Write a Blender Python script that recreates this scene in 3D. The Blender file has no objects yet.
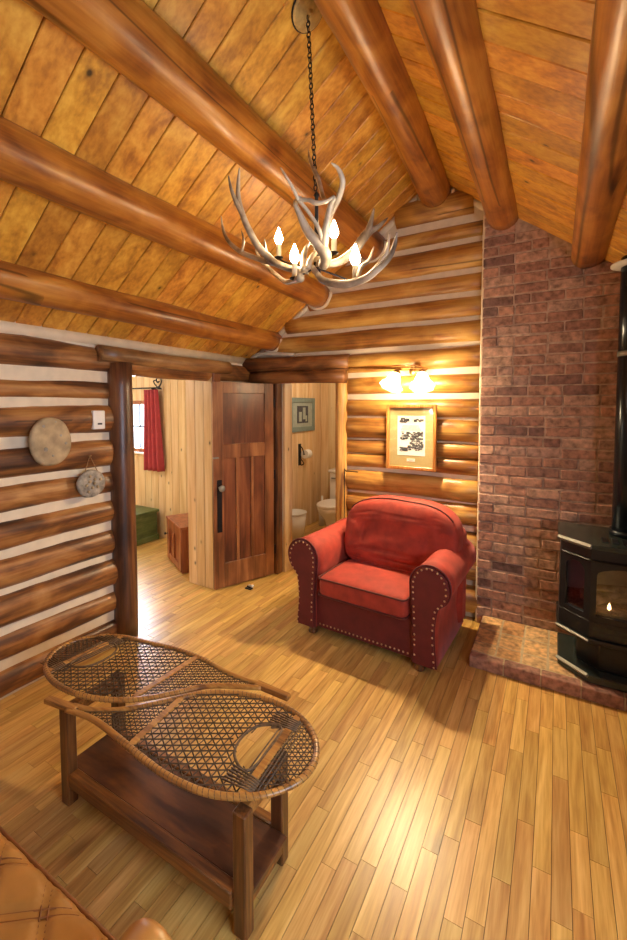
import bpy, bmesh, math, random
from mathutils import Vector, Matrix, noise
random.seed(7)
SC = bpy.context.scene
COL = SC.collection
PI = math.pi

# ------------------------------------------------------------------ materials
def new_mat(name):
    m = bpy.data.materials.new(name); m.use_nodes = True
    nt = m.node_tree
    for n in list(nt.nodes): nt.nodes.remove(n)
    out = nt.nodes.new('ShaderNodeOutputMaterial')
    b = nt.nodes.new('ShaderNodeBsdfPrincipled')
    nt.links.new(b.outputs[0], out.inputs[0])
    return m, nt, b, out

def plain(name, col, rough=.5, metal=0, noise_amt=0, nscale=20, bump=0, sheen=0, spec=None, coat=0):
    m, nt, b, out = new_mat(name)
    b.inputs['Base Color'].default_value = (*col, 1)
    b.inputs['Roughness'].default_value = rough
    b.inputs['Metallic'].default_value = metal
    if sheen:
        b.inputs['Sheen Weight'].default_value = sheen
        b.inputs['Sheen Tint'].default_value = (*[min(1, c*1.5+.2) for c in col], 1)
    if spec is not None: b.inputs['Specular IOR Level'].default_value = spec
    if coat: b.inputs['Coat Weight'].default_value = coat
    if noise_amt or bump:
        tc = nt.nodes.new('ShaderNodeTexCoord')
        no = nt.nodes.new('ShaderNodeTexNoise'); no.inputs['Scale'].default_value = nscale
        no.inputs['Detail'].default_value = 5
        nt.links.new(tc.outputs['Object'], no.inputs['Vector'])
        if noise_amt:
            r = nt.nodes.new('ShaderNodeValToRGB')
            r.color_ramp.elements[0].position = .3; r.color_ramp.elements[1].position = .7
            r.color_ramp.elements[0].color = (*[c*(1-noise_amt) for c in col], 1)
            r.color_ramp.elements[1].color = (*[min(1, c*(1+noise_amt)) for c in col], 1)
            nt.links.new(no.outputs[0], r.inputs[0]); nt.links.new(r.outputs[0], b.inputs['Base Color'])
        if bump:
            bp = nt.nodes.new('ShaderNodeBump'); bp.inputs['Strength'].default_value = bump
            bp.inputs['Distance'].default_value = .01
            nt.links.new(no.outputs[0], bp.inputs['Height']); nt.links.new(bp.outputs[0], b.inputs['Normal'])
    return m

def ramp(nt, stops):
    r = nt.nodes.new('ShaderNodeValToRGB'); e = r.color_ramp.elements
    while len(e) > 1: e.remove(e[-1])
    e[0].position = stops[0][0]; e[0].color = (*stops[0][1], 1)
    for p, c in stops[1:]:
        x = e.new(p); x.color = (*c, 1)
    return r

def mth(nt, op, a, b=None):
    n = nt.nodes.new('ShaderNodeMath'); n.operation = op
    for i, v in enumerate((a, b)):
        if v is None: continue
        if isinstance(v, (int, float)): n.inputs[i].default_value = v
        else: nt.links.new(v, n.inputs[i])
    return n.outputs[0]

def wood(name, stops, axis=0, along=1.2, across=14, rough=.45, bump=.25, island=.18, knots=0, checks=0, coat=0, patch=0, spec=.5, kdark=.25, contrast=1.8):
    m, nt, b, out = new_mat(name)
    tc = nt.nodes.new('ShaderNodeTexCoord'); geo = nt.nodes.new('ShaderNodeNewGeometry')
    rnd = geo.outputs['Random Per Island']
    comb = nt.nodes.new('ShaderNodeCombineXYZ')
    nt.links.new(mth(nt, 'MULTIPLY', rnd, 17.3), comb.inputs[0])
    nt.links.new(mth(nt, 'MULTIPLY', rnd, 31.7), comb.inputs[1])
    nt.links.new(mth(nt, 'MULTIPLY', rnd, 23.1), comb.inputs[2])
    add = nt.nodes.new('ShaderNodeVectorMath'); add.operation = 'ADD'
    nt.links.new(tc.outputs['Object'], add.inputs[0]); nt.links.new(comb.outputs[0], add.inputs[1])
    def mapped(al, ac):
        mp = nt.nodes.new('ShaderNodeMapping'); s = [ac]*3; s[axis] = al
        mp.inputs['Scale'].default_value = s
        nt.links.new(add.outputs[0], mp.inputs['Vector']); return mp.outputs[0]
    def nz(vec, det, dist=0):
        n = nt.nodes.new('ShaderNodeTexNoise'); n.inputs['Scale'].default_value = 1
        n.inputs['Detail'].default_value = det; n.inputs['Distortion'].default_value = dist
        nt.links.new(vec, n.inputs['Vector']); return n.outputs[0]
    A = nz(mapped(along, across), 4, .6)
    B = nz(mapped(along*3, across*5), 3)
    f = mth(nt, 'ADD', mth(nt, 'MULTIPLY', A, .68), mth(nt, 'MULTIPLY', B, .32))
    if patch:
        C_ = nz(mapped(patch, patch*2.2), 4, .8)
        f = mth(nt, 'ADD', mth(nt, 'MULTIPLY', f, .5), mth(nt, 'MULTIPLY', C_, .5))
    f = mth(nt, 'ADD', mth(nt, 'MULTIPLY', mth(nt, 'SUBTRACT', f, .5), contrast), .5)
    r = ramp(nt, stops); nt.links.new(f, r.inputs[0])
    col = r.outputs[0]
    if knots:
        v = nt.nodes.new('ShaderNodeTexVoronoi'); v.inputs['Scale'].default_value = 1
        nt.links.new(mapped(knots, knots*1.7), v.inputs['Vector'])
        kr = ramp(nt, [(0, (kdark,)*3), (.035, (kdark,)*3), (.075, (.75,)*3), (.13, (1, 1, 1))])
        nt.links.new(v.outputs['Distance'], kr.inputs[0])
        mx = nt.nodes.new('ShaderNodeMix'); mx.data_type = 'RGBA'; mx.blend_type = 'MULTIPLY'; mx.inputs[0].default_value = 1
        nt.links.new(col, mx.inputs[6]); nt.links.new(kr.outputs[0], mx.inputs[7]); col = mx.outputs[2]
    if checks:
        D = nz(mapped(.16, checks), 1, 0)
        d = mth(nt, 'ABSOLUTE', mth(nt, 'SUBTRACT', D, .5))
        mk = mth(nt, 'MULTIPLY', mth(nt, 'GREATER_THAN', nz(mapped(.7, checks*.6), 1), .5), 1.0)
        d = mth(nt, 'ADD', d, mth(nt, 'SUBTRACT', 1, mk))
        cr = ramp(nt, [(0, (.16,)*3), (.004, (.3,)*3), (.010, (1, 1, 1))])
        nt.links.new(d, cr.inputs[0])
        mx = nt.nodes.new('ShaderNodeMix'); mx.data_type = 'RGBA'; mx.blend_type = 'MULTIPLY'; mx.inputs[0].default_value = .8
        nt.links.new(col, mx.inputs[6]); nt.links.new(cr.outputs[0], mx.inputs[7]); col = mx.outputs[2]
    hs = nt.nodes.new('ShaderNodeHueSaturation')
    nt.links.new(col, hs.inputs['Color'])
    nt.links.new(mth(nt, 'ADD', mth(nt, 'MULTIPLY', rnd, island*2), 1-island), hs.inputs['Value'])
    r2 = mth(nt, 'FRACT', mth(nt, 'MULTIPLY', rnd, 7.77))
    nt.links.new(mth(nt, 'ADD', mth(nt, 'MULTIPLY', r2, .02*min(1, island*5)), .5-.01*min(1, island*5)), hs.inputs['Hue'])
    nt.links.new(hs.outputs[0], b.inputs['Base Color'])
    b.inputs['Roughness'].default_value = rough; b.inputs['Coat Weight'].default_value = coat
    b.inputs['Coat Roughness'].default_value = .25
    b.inputs['Specular IOR Level'].default_value = spec
    if bump:
        bp = nt.nodes.new('ShaderNodeBump'); bp.inputs['Strength'].default_value = bump; bp.inputs['Distance'].default_value = .004
        nt.links.new(f, bp.inputs['Height']); nt.links.new(bp.outputs[0], b.inputs['Normal'])
    return m

def emit(name, col, s):
    m = bpy.data.materials.new(name); m.use_nodes = True; nt = m.node_tree
    for n in list(nt.nodes): nt.nodes.remove(n)
    o = nt.nodes.new('ShaderNodeOutputMaterial'); e = nt.nodes.new('ShaderNodeEmission')
    e.inputs[0].default_value = (*col, 1); e.inputs[1].default_value = s
    nt.links.new(e.outputs[0], o.inputs[0]); return m

def glassy(name, tint=(1, 1, 1), gl=.08, rough=.02):
    m = bpy.data.materials.new(name); m.use_nodes = True; nt = m.node_tree
    for n in list(nt.nodes): nt.nodes.remove(n)
    o = nt.nodes.new('ShaderNodeOutputMaterial'); t = nt.nodes.new('ShaderNodeBsdfTransparent')
    g = nt.nodes.new('ShaderNodeBsdfGlossy'); mx = nt.nodes.new('ShaderNodeMixShader')
    t.inputs[0].default_value = (*tint, 1); g.inputs['Roughness'].default_value = rough; mx.inputs[0].default_value = gl
    nt.links.new(t.outputs[0], mx.inputs[1]); nt.links.new(g.outputs[0], mx.inputs[2]); nt.links.new(mx.outputs[0], o.inputs[0])
    return m

M = {}
M['ceil'] = wood('pine_ceiling', [(.2, (.34, .13, .018)), (.5, (.60, .275, .034)), (.8, (.76, .43, .07))], axis=0, along=.9, across=11, rough=.42, bump=.15, island=.16, knots=3.2, coat=.15, kdark=.12)
M['beam'] = wood('beam_log', [(.22, (.10, .026, .006)), (.40, (.28, .085, .013)), (.56, (.42, .15, .021)), (.78, (.60, .26, .045))], axis=1, along=.8, across=17, rough=.36, bump=.5, island=.06, checks=3.6, coat=.3, knots=1.5, patch=3.2)
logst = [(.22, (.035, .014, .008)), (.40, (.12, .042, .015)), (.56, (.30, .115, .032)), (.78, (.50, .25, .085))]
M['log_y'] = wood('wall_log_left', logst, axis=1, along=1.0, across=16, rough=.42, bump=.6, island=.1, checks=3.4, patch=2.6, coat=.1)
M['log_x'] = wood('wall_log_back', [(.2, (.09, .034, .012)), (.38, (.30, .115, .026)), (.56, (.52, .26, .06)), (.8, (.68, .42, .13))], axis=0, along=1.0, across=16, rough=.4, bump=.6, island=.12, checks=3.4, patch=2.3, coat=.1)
M['post_dark'] = wood('dark_post', [(.3, (.035, .014, .008)), (.5, (.12, .045, .018)), (.7, (.24, .10, .035))], axis=2, along=1, across=16, rough=.4, bump=.5, island=0, patch=2.0, coat=.15)
M['post_light'] = wood('amber_post', [(.3, (.30, .12, .03)), (.5, (.58, .31, .08)), (.7, (.72, .46, .15))], axis=2, along=1, across=16, rough=.42, bump=.4, island=0, knots=4)
M['cap_y'] = wood('cap_log', [(.3, (.13, .055, .02)), (.5, (.32, .16, .055)), (.7, (.52, .31, .12))], axis=1, along=1, across=16, rough=.42, bump=.5, island=0, patch=2.4)
M['cap_x'] = wood('lintel_log', [(.3, (.06, .022, .01)), (.5, (.19, .07, .022)), (.7, (.36, .16, .05))], axis=0, along=1, across=16, rough=.42, bump=.5, island=0, patch=2.4, checks=3)
M['pale_end'] = plain('pale_end_grain', (.55, .36, .16), .6, noise_amt=.25, nscale=30)
M['chink'] = plain('chinking', (.74, .63, .47), .75, noise_amt=.07, nscale=14, bump=.15)
M['floor'] = wood('oak_floor', [(.25, (.40, .20, .048)), (.5, (.60, .355, .098)), (.72, (.74, .49, .165))], axis=1, along=2.2, across=26, rough=.34, bump=.08, island=.15, knots=1.3, coat=.1, kdark=.5, contrast=1.4)
M['gap'] = plain('floor_gap', (.05, .022, .008), .8)
M['pine_z'] = wood('knotty_pine_wall', [(.25, (.56, .34, .14)), (.5, (.74, .52, .27)), (.75, (.84, .66, .40))], axis=2, along=1, across=16, rough=.42, bump=.1, island=.1, knots=4.2, kdark=.16, contrast=1.3)
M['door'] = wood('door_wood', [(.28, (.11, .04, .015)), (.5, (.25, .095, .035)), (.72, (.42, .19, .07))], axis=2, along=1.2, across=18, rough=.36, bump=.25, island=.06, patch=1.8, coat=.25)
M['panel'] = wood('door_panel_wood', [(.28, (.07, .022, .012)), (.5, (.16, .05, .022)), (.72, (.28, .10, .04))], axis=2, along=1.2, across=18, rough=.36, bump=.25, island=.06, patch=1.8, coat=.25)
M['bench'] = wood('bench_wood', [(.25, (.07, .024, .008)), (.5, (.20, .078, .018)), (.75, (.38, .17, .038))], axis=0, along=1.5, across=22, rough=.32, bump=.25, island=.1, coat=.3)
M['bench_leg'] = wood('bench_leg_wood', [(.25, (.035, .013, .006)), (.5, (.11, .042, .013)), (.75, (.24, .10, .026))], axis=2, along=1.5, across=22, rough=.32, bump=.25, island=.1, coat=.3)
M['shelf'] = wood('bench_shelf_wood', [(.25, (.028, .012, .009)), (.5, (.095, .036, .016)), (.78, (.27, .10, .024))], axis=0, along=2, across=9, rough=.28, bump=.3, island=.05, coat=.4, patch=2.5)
M['shoe'] = wood('bentwood', [(.28, (.16, .065, .018)), (.5, (.38, .17, .038)), (.72, (.52, .27, .065))], axis=0, along=2.5, across=22, rough=.3, bump=.15, island=0, coat=.4)
M['lace'] = plain('rawhide', (.085, .052, .026), .5, noise_amt=.45, nscale=40)
M['wrap'] = plain('rawhide_wrap', (.12, .066, .028), .5, noise_amt=.4, nscale=60, bump=.4)
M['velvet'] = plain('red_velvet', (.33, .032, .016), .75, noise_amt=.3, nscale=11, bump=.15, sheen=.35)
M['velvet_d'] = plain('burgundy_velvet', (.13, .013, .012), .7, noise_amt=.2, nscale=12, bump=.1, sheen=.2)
M['piping'] = plain('dark_piping', (.10, .015, .012), .6, nscale=20, noise_amt=.1)
M['brass'] = plain('aged_brass', (.62, .40, .16), .28, 1, noise_amt=.2, nscale=30)
M['canopy'] = plain("pale_brass", (.52, .36, .13), .4, .35, noise_amt=.25, nscale=40)
M['nail'] = plain('nailhead_brass', (.72, .52, .30), .3, 1, noise_amt=.1)
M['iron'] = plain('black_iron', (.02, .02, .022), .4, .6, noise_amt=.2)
M['stove'] = plain('black_stove_paint', (.018, .02, .022), .33, .3, noise_amt=.15, nscale=40)
M['stove_green'] = plain('dark_enamel', (.045, .06, .055), .22, .4, noise_amt=.2, nscale=10)
M['steel'] = plain('brushed_trim', (.26, .26, .23), .6, .5, noise_amt=.1)
M['pipe'] = plain('stove_pipe_black', (.012, .018, .026), .22, .5, noise_amt=.1)
M['white'] = plain('white_porcelain', (.82, .80, .76), .15, noise_amt=.02)
M['plastic'] = plain('white_plastic', (.78, .77, .74), .35, noise_amt=.02)
M['paper'] = plain('white_paper', (.8, .78, .72), .8, noise_amt=.03)
M['cloth_red'] = plain('red_curtain', (.42, .05, .055), .8, noise_amt=.12, nscale=15, sheen=.2)
M['green'] = wood('green_paint', [(.3, (.05, .075, .018)), (.5, (.09, .13, .035)), (.7, (.15, .18, .06))], axis=1, along=2, across=14, rough=.5, bump=.2, island=.05, patch=3)
M['cabinet'] = wood('red_brown_cabinet', [(.3, (.17, .045, .018)), (.5, (.30, .085, .03)), (.7, (.40, .14, .05))], axis=2, along=1.5, across=16, rough=.35, bump=.1, island=.04)
M['stone'] = plain('tan_stone_disc', (.40, .30, .17), .7, noise_amt=.35, nscale=14, bump=.7)
M['stone_g'] = plain('grey_stone_disc', (.30, .27, .22), .7, noise_amt=.5, nscale=26, bump=.9)
M['twine'] = plain('tan_twine', (.35, .22, .10), .8, noise_amt=.1)
M['leather'] = plain('tan_leather', (.40, .185, .042), .38, noise_amt=.2, nscale=8, bump=.1, coat=.1)
M['stitch'] = plain('brown_stitching', (.22, .08, .02), .6, noise_amt=.1)
M['frame'] = wood('oak_picture_frame', [(.3, (.26, .09, .02)), (.5, (.42, .17, .04)), (.7, (.52, .25, .07))], axis=2, along=2, across=30, rough=.35, bump=.1, island=.03)
M['mat'] = plain('olive_mat', (.42, .34, .15), .8, noise_amt=.04, nscale=60)
M['ink'] = plain('print_ink', (.06, .06, .07), .8, noise_amt=.9, nscale=160)
M['ink2'] = plain('print_grey', (.30, .30, .30), .8, noise_amt=.8, nscale=180)
M['sage'] = plain('sage_frame', (.19, .25, .22), .6, noise_amt=.1)
M['sage2'] = plain('sage_mat', (.34, .38, .32), .8, noise_amt=.1)
M['log_fire'] = plain('ceramic_log', (.22, .16, .12), .8, noise_amt=.6, nscale=25, bump=.6)
M['ember'] = plain('ember_bed', (.18, .13, .10), .9, noise_amt=.6, nscale=60, bump=.8)
M['firebrick'] = plain('pale_firebox_liner', (.38, .34, .30), .8, noise_amt=.2, nscale=8)
M['antler'] = None
M['sleeve'] = plain('candle_sleeve', (.75, .66, .48), .5)
M['rug'] = plain('insulation_white', (.7, .68, .62), .9, noise_amt=.1)
M['bulb'] = emit('bulb_glow', (1, .78, .48), 95)
M['bulb2'] = emit('sconce_bulb_glow', (1, .76, .45), 2700)
M['bulb3'] = emit('lamp_bulb_glow', (1, .78, .50), 330)
M['flame'] = emit('pilot_flame', (1, .55, .2), 12)
M['glass'] = glassy('window_glass', gl=.06)
M['stoveglass'] = glassy('stove_glass', tint=(.75, .75, .78), gl=.12, rough=.04)
M['green_leaf'] = None

def antler_mat():
    m, nt, b, out = new_mat('antler_bone')
    tc = nt.nodes.new('ShaderNodeTexCoord'); n = nt.nodes.new('ShaderNodeTexNoise'); n.inputs['Scale'].default_value = 7
    n.inputs['Detail'].default_value = 4
    nt.links.new(tc.outputs['Object'], n.inputs['Vector'])
    r = ramp(nt, [(.34, (.10, .065, .04)), (.47, (.30, .23, .16)), (.60, (.62, .52, .38))])
    nt.links.new(n.outputs[0], r.inputs[0]); nt.links.new(r.outputs[0], b.inputs['Base Color'])
    b.inputs['Roughness'].default_value = .35
    return m
M['antler'] = antler_mat()

def brick_mat(name, cols, rough=.75, mort=False):
    m, nt, b, out = new_mat(name)
    geo = nt.nodes.new('ShaderNodeNewGeometry'); tc = nt.nodes.new('ShaderNodeTexCoord')
    r = ramp(nt, cols); nt.links.new(geo.outputs['Random Per Island'], r.inputs[0])
    n = nt.nodes.new('ShaderNodeTexNoise'); n.inputs['Scale'].default_value = 30; n.inputs['Detail'].default_value = 6
    nt.links.new(tc.outputs['Object'], n.inputs['Vector'])
    r2 = ramp(nt, [(.3, (.45, .42, .42)), (.5, (1, 1, 1)), (.7, (1.5, 1.42, 1.4))])
    nt.links.new(n.outputs[0], r2.inputs[0])
    mx = nt.nodes.new('ShaderNodeMix'); mx.data_type = 'RGBA'; mx.blend_type = 'MULTIPLY'; mx.inputs[0].default_value = .9
    nt.links.new(r.outputs[0], mx.inputs[6]); nt.links.new(r2.outputs[0], mx.inputs[7])
    nt.links.new(mx.outputs[2], b.inputs['Base Color']); b.inputs['Roughness'].default_value = rough
    bp = nt.nodes.new('ShaderNodeBump'); bp.inputs['Strength'].default_value = .8; bp.inputs['Distance'].default_value = .006
    nt.links.new(n.outputs[0], bp.inputs['Height']); nt.links.new(bp.outputs[0], b.inputs['Normal'])
    return m
M['brick'] = brick_mat('old_brick', [(0, (.17, .095, .08)), (.12, (.27, .14, .105)), (.4, (.35, .185, .13)), (.65, (.40, .22, .155)), (.88, (.46, .30, .22)), (1, (.34, .21, .17))])
M['mortar'] = plain('brick_mortar', (.44, .32, .25), .9, noise_amt=.3, nscale=25, bump=.6)
M['paver'] = brick_mat('hearth_paver', [(0, (.50, .27, .11)), (.3, (.58, .35, .15)), (.6, (.66, .43, .20)), (1, (.54, .36, .18))], .6)
M['pmortar'] = plain('hearth_mortar', (.50, .40, .25), .9, noise_amt=.2, nscale=25)

# ------------------------------------------------------------------ helpers
def loc_of(o):
    v = Vector((0, 0, 0))
    while o: v += o.location; o = o.parent
    return v

def obj(name, bm, mat, parent=None, smooth=False, bevel=0, local=False, label=None, seg=1, sub=0):
    bmesh.ops.recalc_face_normals(bm, faces=bm.faces)
    me = bpy.data.meshes.new(name)
    if parent is not None and not local:
        bmesh.ops.translate(bm, verts=bm.verts, vec=-loc_of(parent))
    bm.to_mesh(me); bm.free()
    me.materials.append(mat)
    if smooth:
        for p in me.polygons: p.use_smooth = True
    o = bpy.data.objects.new(name, me); COL.objects.link(o)
    if parent is not None: o.parent = parent
    if bevel:
        md = o.modifiers.new('bev', 'BEVEL'); md.width = bevel; md.segments = seg; md.limit_method = 'ANGLE'; md.angle_limit = .7
        if smooth is False and seg > 1:
            for p in me.polygons: p.use_smooth = False
    if sub:
        md = o.modifiers.new('sub', 'SUBSURF'); md.levels = sub; md.render_levels = sub
    if label: o['label'] = label
    return o

def thing(name, label, cat, loc=(0, 0, 0), group=None, rotz=0):
    o = bpy.data.objects.new(name, None); COL.objects.link(o); o.location = loc; o.rotation_euler = (0, 0, rotz)
    o.empty_display_size = .05
    o['label'] = label; o['category'] = cat
    if group: o['group'] = group
    return o
def tag(o, label, cat, group=None):
    o['label'] = label; o['category'] = cat
    if group: o['group'] = group
    return o
def part_of(o, par, label):
    o.parent = par; o['label'] = label; return o
def struct(o, label=None):
    o['kind'] = 'structure'
    if label: o['label'] = label
    return o
def BM(): return bmesh.new()

def box(bm, c, s, rot=None):
    m = Matrix.Translation(c) @ (rot.to_4x4() if rot else Matrix.Identity(4)) @ Matrix.Diagonal((*s, 1))
    return bmesh.ops.create_cube(bm, size=1, matrix=m)['verts']
def boxr(bm, x0, x1, y0, y1, z0, z1):
    return box(bm, ((x0+x1)/2, (y0+y1)/2, (z0+z1)/2), (abs(x1-x0), abs(y1-y0), abs(z1-z0)))

def frames(pts):
    T = []
    n = len(pts)
    for i in range(n):
        a = pts[max(i-1, 0)]; b = pts[min(i+1, n-1)]
        t = (b-a); T.append(t.normalized() if t.length > 1e-9 else Vector((0, 0, 1)))
    u = T[0].orthogonal().normalized(); U = [u]
    for i in range(1, n):
        u = U[-1]-T[i]*U[-1].dot(T[i])
        if u.length < 1e-6: u = T[i].orthogonal()
        U.append(u.normalized())
    return T, U

def tube(bm, pts, r, n=8, closed=False, flat=1.0, upref=None):
    pts = [Vector(p) for p in pts]
    if not hasattr(r, '__len__'): r = [r]*len(pts)
    if closed:
        N = len(pts); T = [(pts[(i+1) % N]-pts[i-1]).normalized() for i in range(N)]
        up = Vector(upref or (0, 0, 1)); U = [(up-t*up.dot(t)).normalized() for t in T]
    else:
        T, U = frames(pts)
        if upref:
            up = Vector(upref); U = [(up-t*up.dot(t)).normalized() for t in T]
    rings = []
    for p, t, u, rr in zip(pts, T, U, r):
        v = t.cross(u); ring = []
        for k in range(n):
            a = 2*PI*(k+.5)/n
            ring.append(bm.verts.new(p+u*(math.cos(a)*rr)+v*(math.sin(a)*rr*flat)))
        rings.append(ring)
    m = len(rings)
    for i in range(m if closed else m-1):
        A = rings[i]; B = rings[(i+1) % m]
        for k in range(n): bm.faces.new((A[k], A[(k+1) % n], B[(k+1) % n], B[k]))
    if not closed:
        bm.faces.new(rings[0][::-1]); bm.faces.new(rings[-1])

def cr(pts, k=6, closed=False):
    P = [Vector(p) for p in pts]; n = len(P); out = []
    for i in range(n if closed else n-1):
        if closed: a, b, c, d = P[i-1], P[i], P[(i+1) % n], P[(i+2) % n]
        else: a, b, c, d = P[max(i-1, 0)], P[i], P[i+1], P[min(i+2, n-1)]
        for j in range(k):
            t = j/k
            out.append(.5*((2*b)+(c-a)*t+(2*a-5*b+4*c-d)*t*t+(-a+3*b-3*c+d)*t**3))
    if not closed: out.append(P[-1])
    return out
def lerp_list(vals, m):
    out = []
    for i in range(m):
        t = i/(m-1)*(len(vals)-1); k = min(int(t), len(vals)-2); f = t-k
        out.append(vals[k]*(1-f)+vals[k+1]*f)
    return out

def lathe(bm, prof, c, n=24, axis='z', M_=None, cap=True):
    rings = []
    for r, h in prof:
        ring = []
        for k in range(n):
            a = 2*PI*k/n; p = Vector((r*math.cos(a), r*math.sin(a), h))
            if axis == 'y': p = Vector((p.x, p.z, p.y))
            if axis == 'x': p = Vector((p.z, p.x, p.y))
            if M_ is not None: p = M_ @ p
            ring.append(bm.verts.new(Vector(c)+p))
        rings.append(ring)
    for A, B in zip(rings, rings[1:]):
        for k in range(n): bm.faces.new((A[k], A[(k+1) % n], B[(k+1) % n], B[k]))
    if cap:
        bm.faces.new(rings[0][::-1]); bm.faces.new(rings[-1])

def prism(bm, poly, a0, a1, axis='y'):
    """poly: 2D points. axis y -> (x,z); z -> (x,y); x -> (y,z)"""
    def P(p, a):
        if axis == 'y': return (p[0], a, p[1])
        if axis == 'z': return (p[0], p[1], a)
        return (a, p[0], p[1])
    A = [bm.verts.new(P(p, a0)) for p in poly]; B = [bm.verts.new(P(p, a1)) for p in poly]
    n = len(poly)
    for i in range(n): bm.faces.new((A[i], A[(i+1) % n], B[(i+1) % n], B[i]))
    bm.faces.new(A[::-1]); bm.faces.new(B)

def log(bm, p0, p1, r, seed=0, n=20, step=.16, wob=.006, rv=.07, flat=1.0):
    p0 = Vector(p0); p1 = Vector(p1); L = (p1-p0).length; m = max(3, int(L/step)+1)
    d = (p1-p0).normalized()
    up = Vector((0, 0, 1)) if abs(d.z) < .9 else Vector((1, 0, 0))
    v = d.cross(up).normalized()
    rings = []
    for i in range(m):
        t = i/(m-1); s = t*L
        c = p0+d*s+up*(noise.noise(Vector((s*.9, seed*3.1, 0)))*wob*2)+v*(noise.noise(Vector((s*.9, seed*3.1, 9)))*wob*2)
        ring = []
        for k in range(n):
            a = 2*PI*k/n
            q = 1+rv*noise.noise(Vector((s*2.2, math.cos(a)*1.2+seed*7, math.sin(a)*1.2)))+rv*.35*noise.noise(Vector((s*9, math.cos(a)*3+seed*7, math.sin(a)*3)))
            ring.append(bm.verts.new(c+up*math.cos(a)*r*q+v*math.sin(a)*r*q*flat))
        rings.append(ring)
    for A, B in zip(rings, rings[1:]):
        for k in range(n): bm.faces.new((A[k], A[(k+1) % n], B[(k+1) % n], B[k]))
    bm.faces.new(rings[0][::-1]); bm.faces.new(rings[-1])

# ------------------------------------------------------------------ key dimensions
XL, XR, YB, YF = -2.68, 0.98, 3.46, -2.6      # inner faces of left / right / back / front walls
RX, RZ, SL = -0.90, 3.48, .73                 # ridge
def roof(x): return RZ-SL*abs(x-RX)

# ------------------------------------------------------------------ floor
bm = BM()
w = .0615; x = -6.0; i = 0
while x < 1.05:
    y = -2.7-random.random()*.5
    ymax = 5.7 if x < -1.4 else 3.6
    while y < ymax:
        L = random.choice((.28, .38, .45, .55, .65, .8))*random.uniform(.9, 1.1)
        y1 = min(y+L, ymax)
        if y1 > -2.7: boxr(bm, x+.001, x+w-.001, max(y, -2.7)+.0006, y1-.0006, -.02, 0)
        y = y1
    x += w
fo = obj('floor', bm, M['floor'], bevel=.0012); struct(fo, 'narrow strip oak floor')
bm = BM(); boxr(bm, -6.0, 1.1, -2.7, 5.7, -.06, -.0035); struct(obj('floor_underlay', bm, M['gap'], fo))

# ------------------------------------------------------------------ ceiling
bm = BM(); pw = .143; y = 1.295-28*pw
while y < 3.62:
    for sgn, xe in ((-1, -2.95), (1, 1.2)):
        x0, x1 = (xe, RX) if sgn < 0 else (RX, xe)
        g = .0022
        jit = random.uniform(-.0015, .0015)
        vs = []
        for (xx, yy, dz) in ((x0, y+g, 0), (x1, y+g, 0), (x1, y+pw-g, 0), (x0, y+pw-g, 0), (x0, y+g, .025), (x1, y+g, .025), (x1, y+pw-g, .025), (x0, y+pw-g, .025)):
            vs.append(bm.verts.new((xx, yy, roof(xx)+dz+jit)))
        for f in ((0, 1, 2, 3), (7, 6, 5, 4), (0, 4, 5, 1), (1, 5, 6, 2), (2, 6, 7, 3), (3, 7, 4, 0)): bm.faces.new([vs[k] for k in f])
    y += pw
ce = obj('ceiling', bm, M['ceil'], bevel=.004); struct(ce, 'sloping pine board ceiling')
bm = BM()
prism(bm, [(-2.95, roof(-2.95)+.027), (RX, RZ+.027), (1.2, roof(1.2)+.027), (1.2, roof(1.2)+.1), (RX, RZ+.1), (-2.95, roof(-2.95)+.1)], -2.75, 3.65)
struct(obj('ceiling_backing', bm, M['gap'], ce))

# ------------------------------------------------------------------ left wall
wl = None
OY0, OY1, OZ = 2.02, 2.89, 1.955
bm = BM()
boxr(bm, -2.95, -2.714, YF, OY0-.09, 0, 2.17)
boxr(bm, -2.95, -2.714, OY1, 3.6, 0, 2.17)
boxr(bm, -2.95, -2.722, OY0-.09, OY1, OZ+.06, 2.17)
wl = struct(obj('wall_left', bm, M['chink'], bevel=.004), 'log wall with pale chinking')
zl = [(2.07, 1.925), (1.84, 1.74), (1.67, 1.515), (1.44, 1.285), (1.21, 1.085), (1.018, .882), (.805, .655), (.59, .428), (.362, .235), (.155, .02)]
for i, (zt, zb) in enumerate(zl):
    zc = (zt+zb)/2; hh = (zt-zb)/2+.016
    spans = [(YF, OY0-.075)]
    if i == 0: spans = [(YF, 3.5)]
    else: spans.append((OY1-.0, 3.5))
    for k, (a, b_) in enumerate(spans):
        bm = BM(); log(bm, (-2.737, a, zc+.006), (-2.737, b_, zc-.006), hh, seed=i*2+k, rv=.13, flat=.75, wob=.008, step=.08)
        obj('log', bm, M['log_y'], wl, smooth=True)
    if i in (3, 4, 5, 6, 7):   # pale squared-off log ends beside the post
        bm = BM(); boxr(bm, -2.74, -2.672, OY0-.118, OY0-.085, zb+.01, zt-.012)
        obj('log_end', bm, M['pale_end'], wl, bevel=.006, label='pale squared end of log')
# wall plate strip under the ceiling
bm = BM(); tube(bm, [(-2.74, YF, 2.12), (-2.74, 3.45, 2.13)], .045, 10)
obj('chinking_strip', bm, M['chink'], wl, smooth=True)
# floor skirting log
bm = BM(); tube(bm, [(-2.70, YF, .012), (-2.70, OY0-.1, .012)], .03, 10)
# thresholds, post and lintels of bedroom doorway
bm.free()
o = obj('door_post', (lambda b: (log(b, (-2.69, 1.945, 0), (-2.69, 1.945, 1.985), .083, seed=40, rv=.06), b)[1])(BM()), M['post_dark'], smooth=True)
part_of(o, wl, 'thick dark round log post beside the bedroom doorway')
o = obj('lintel_log', (lambda b: (log(b, (-2.655, 1.77, 2.032), (-2.655, 3.05, 2.028), .056, seed=41, rv=.08), b)[1])(BM()), M['cap_y'], smooth=True)
part_of(o, wl, 'peeled brown half log over the bedroom doorway')
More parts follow.
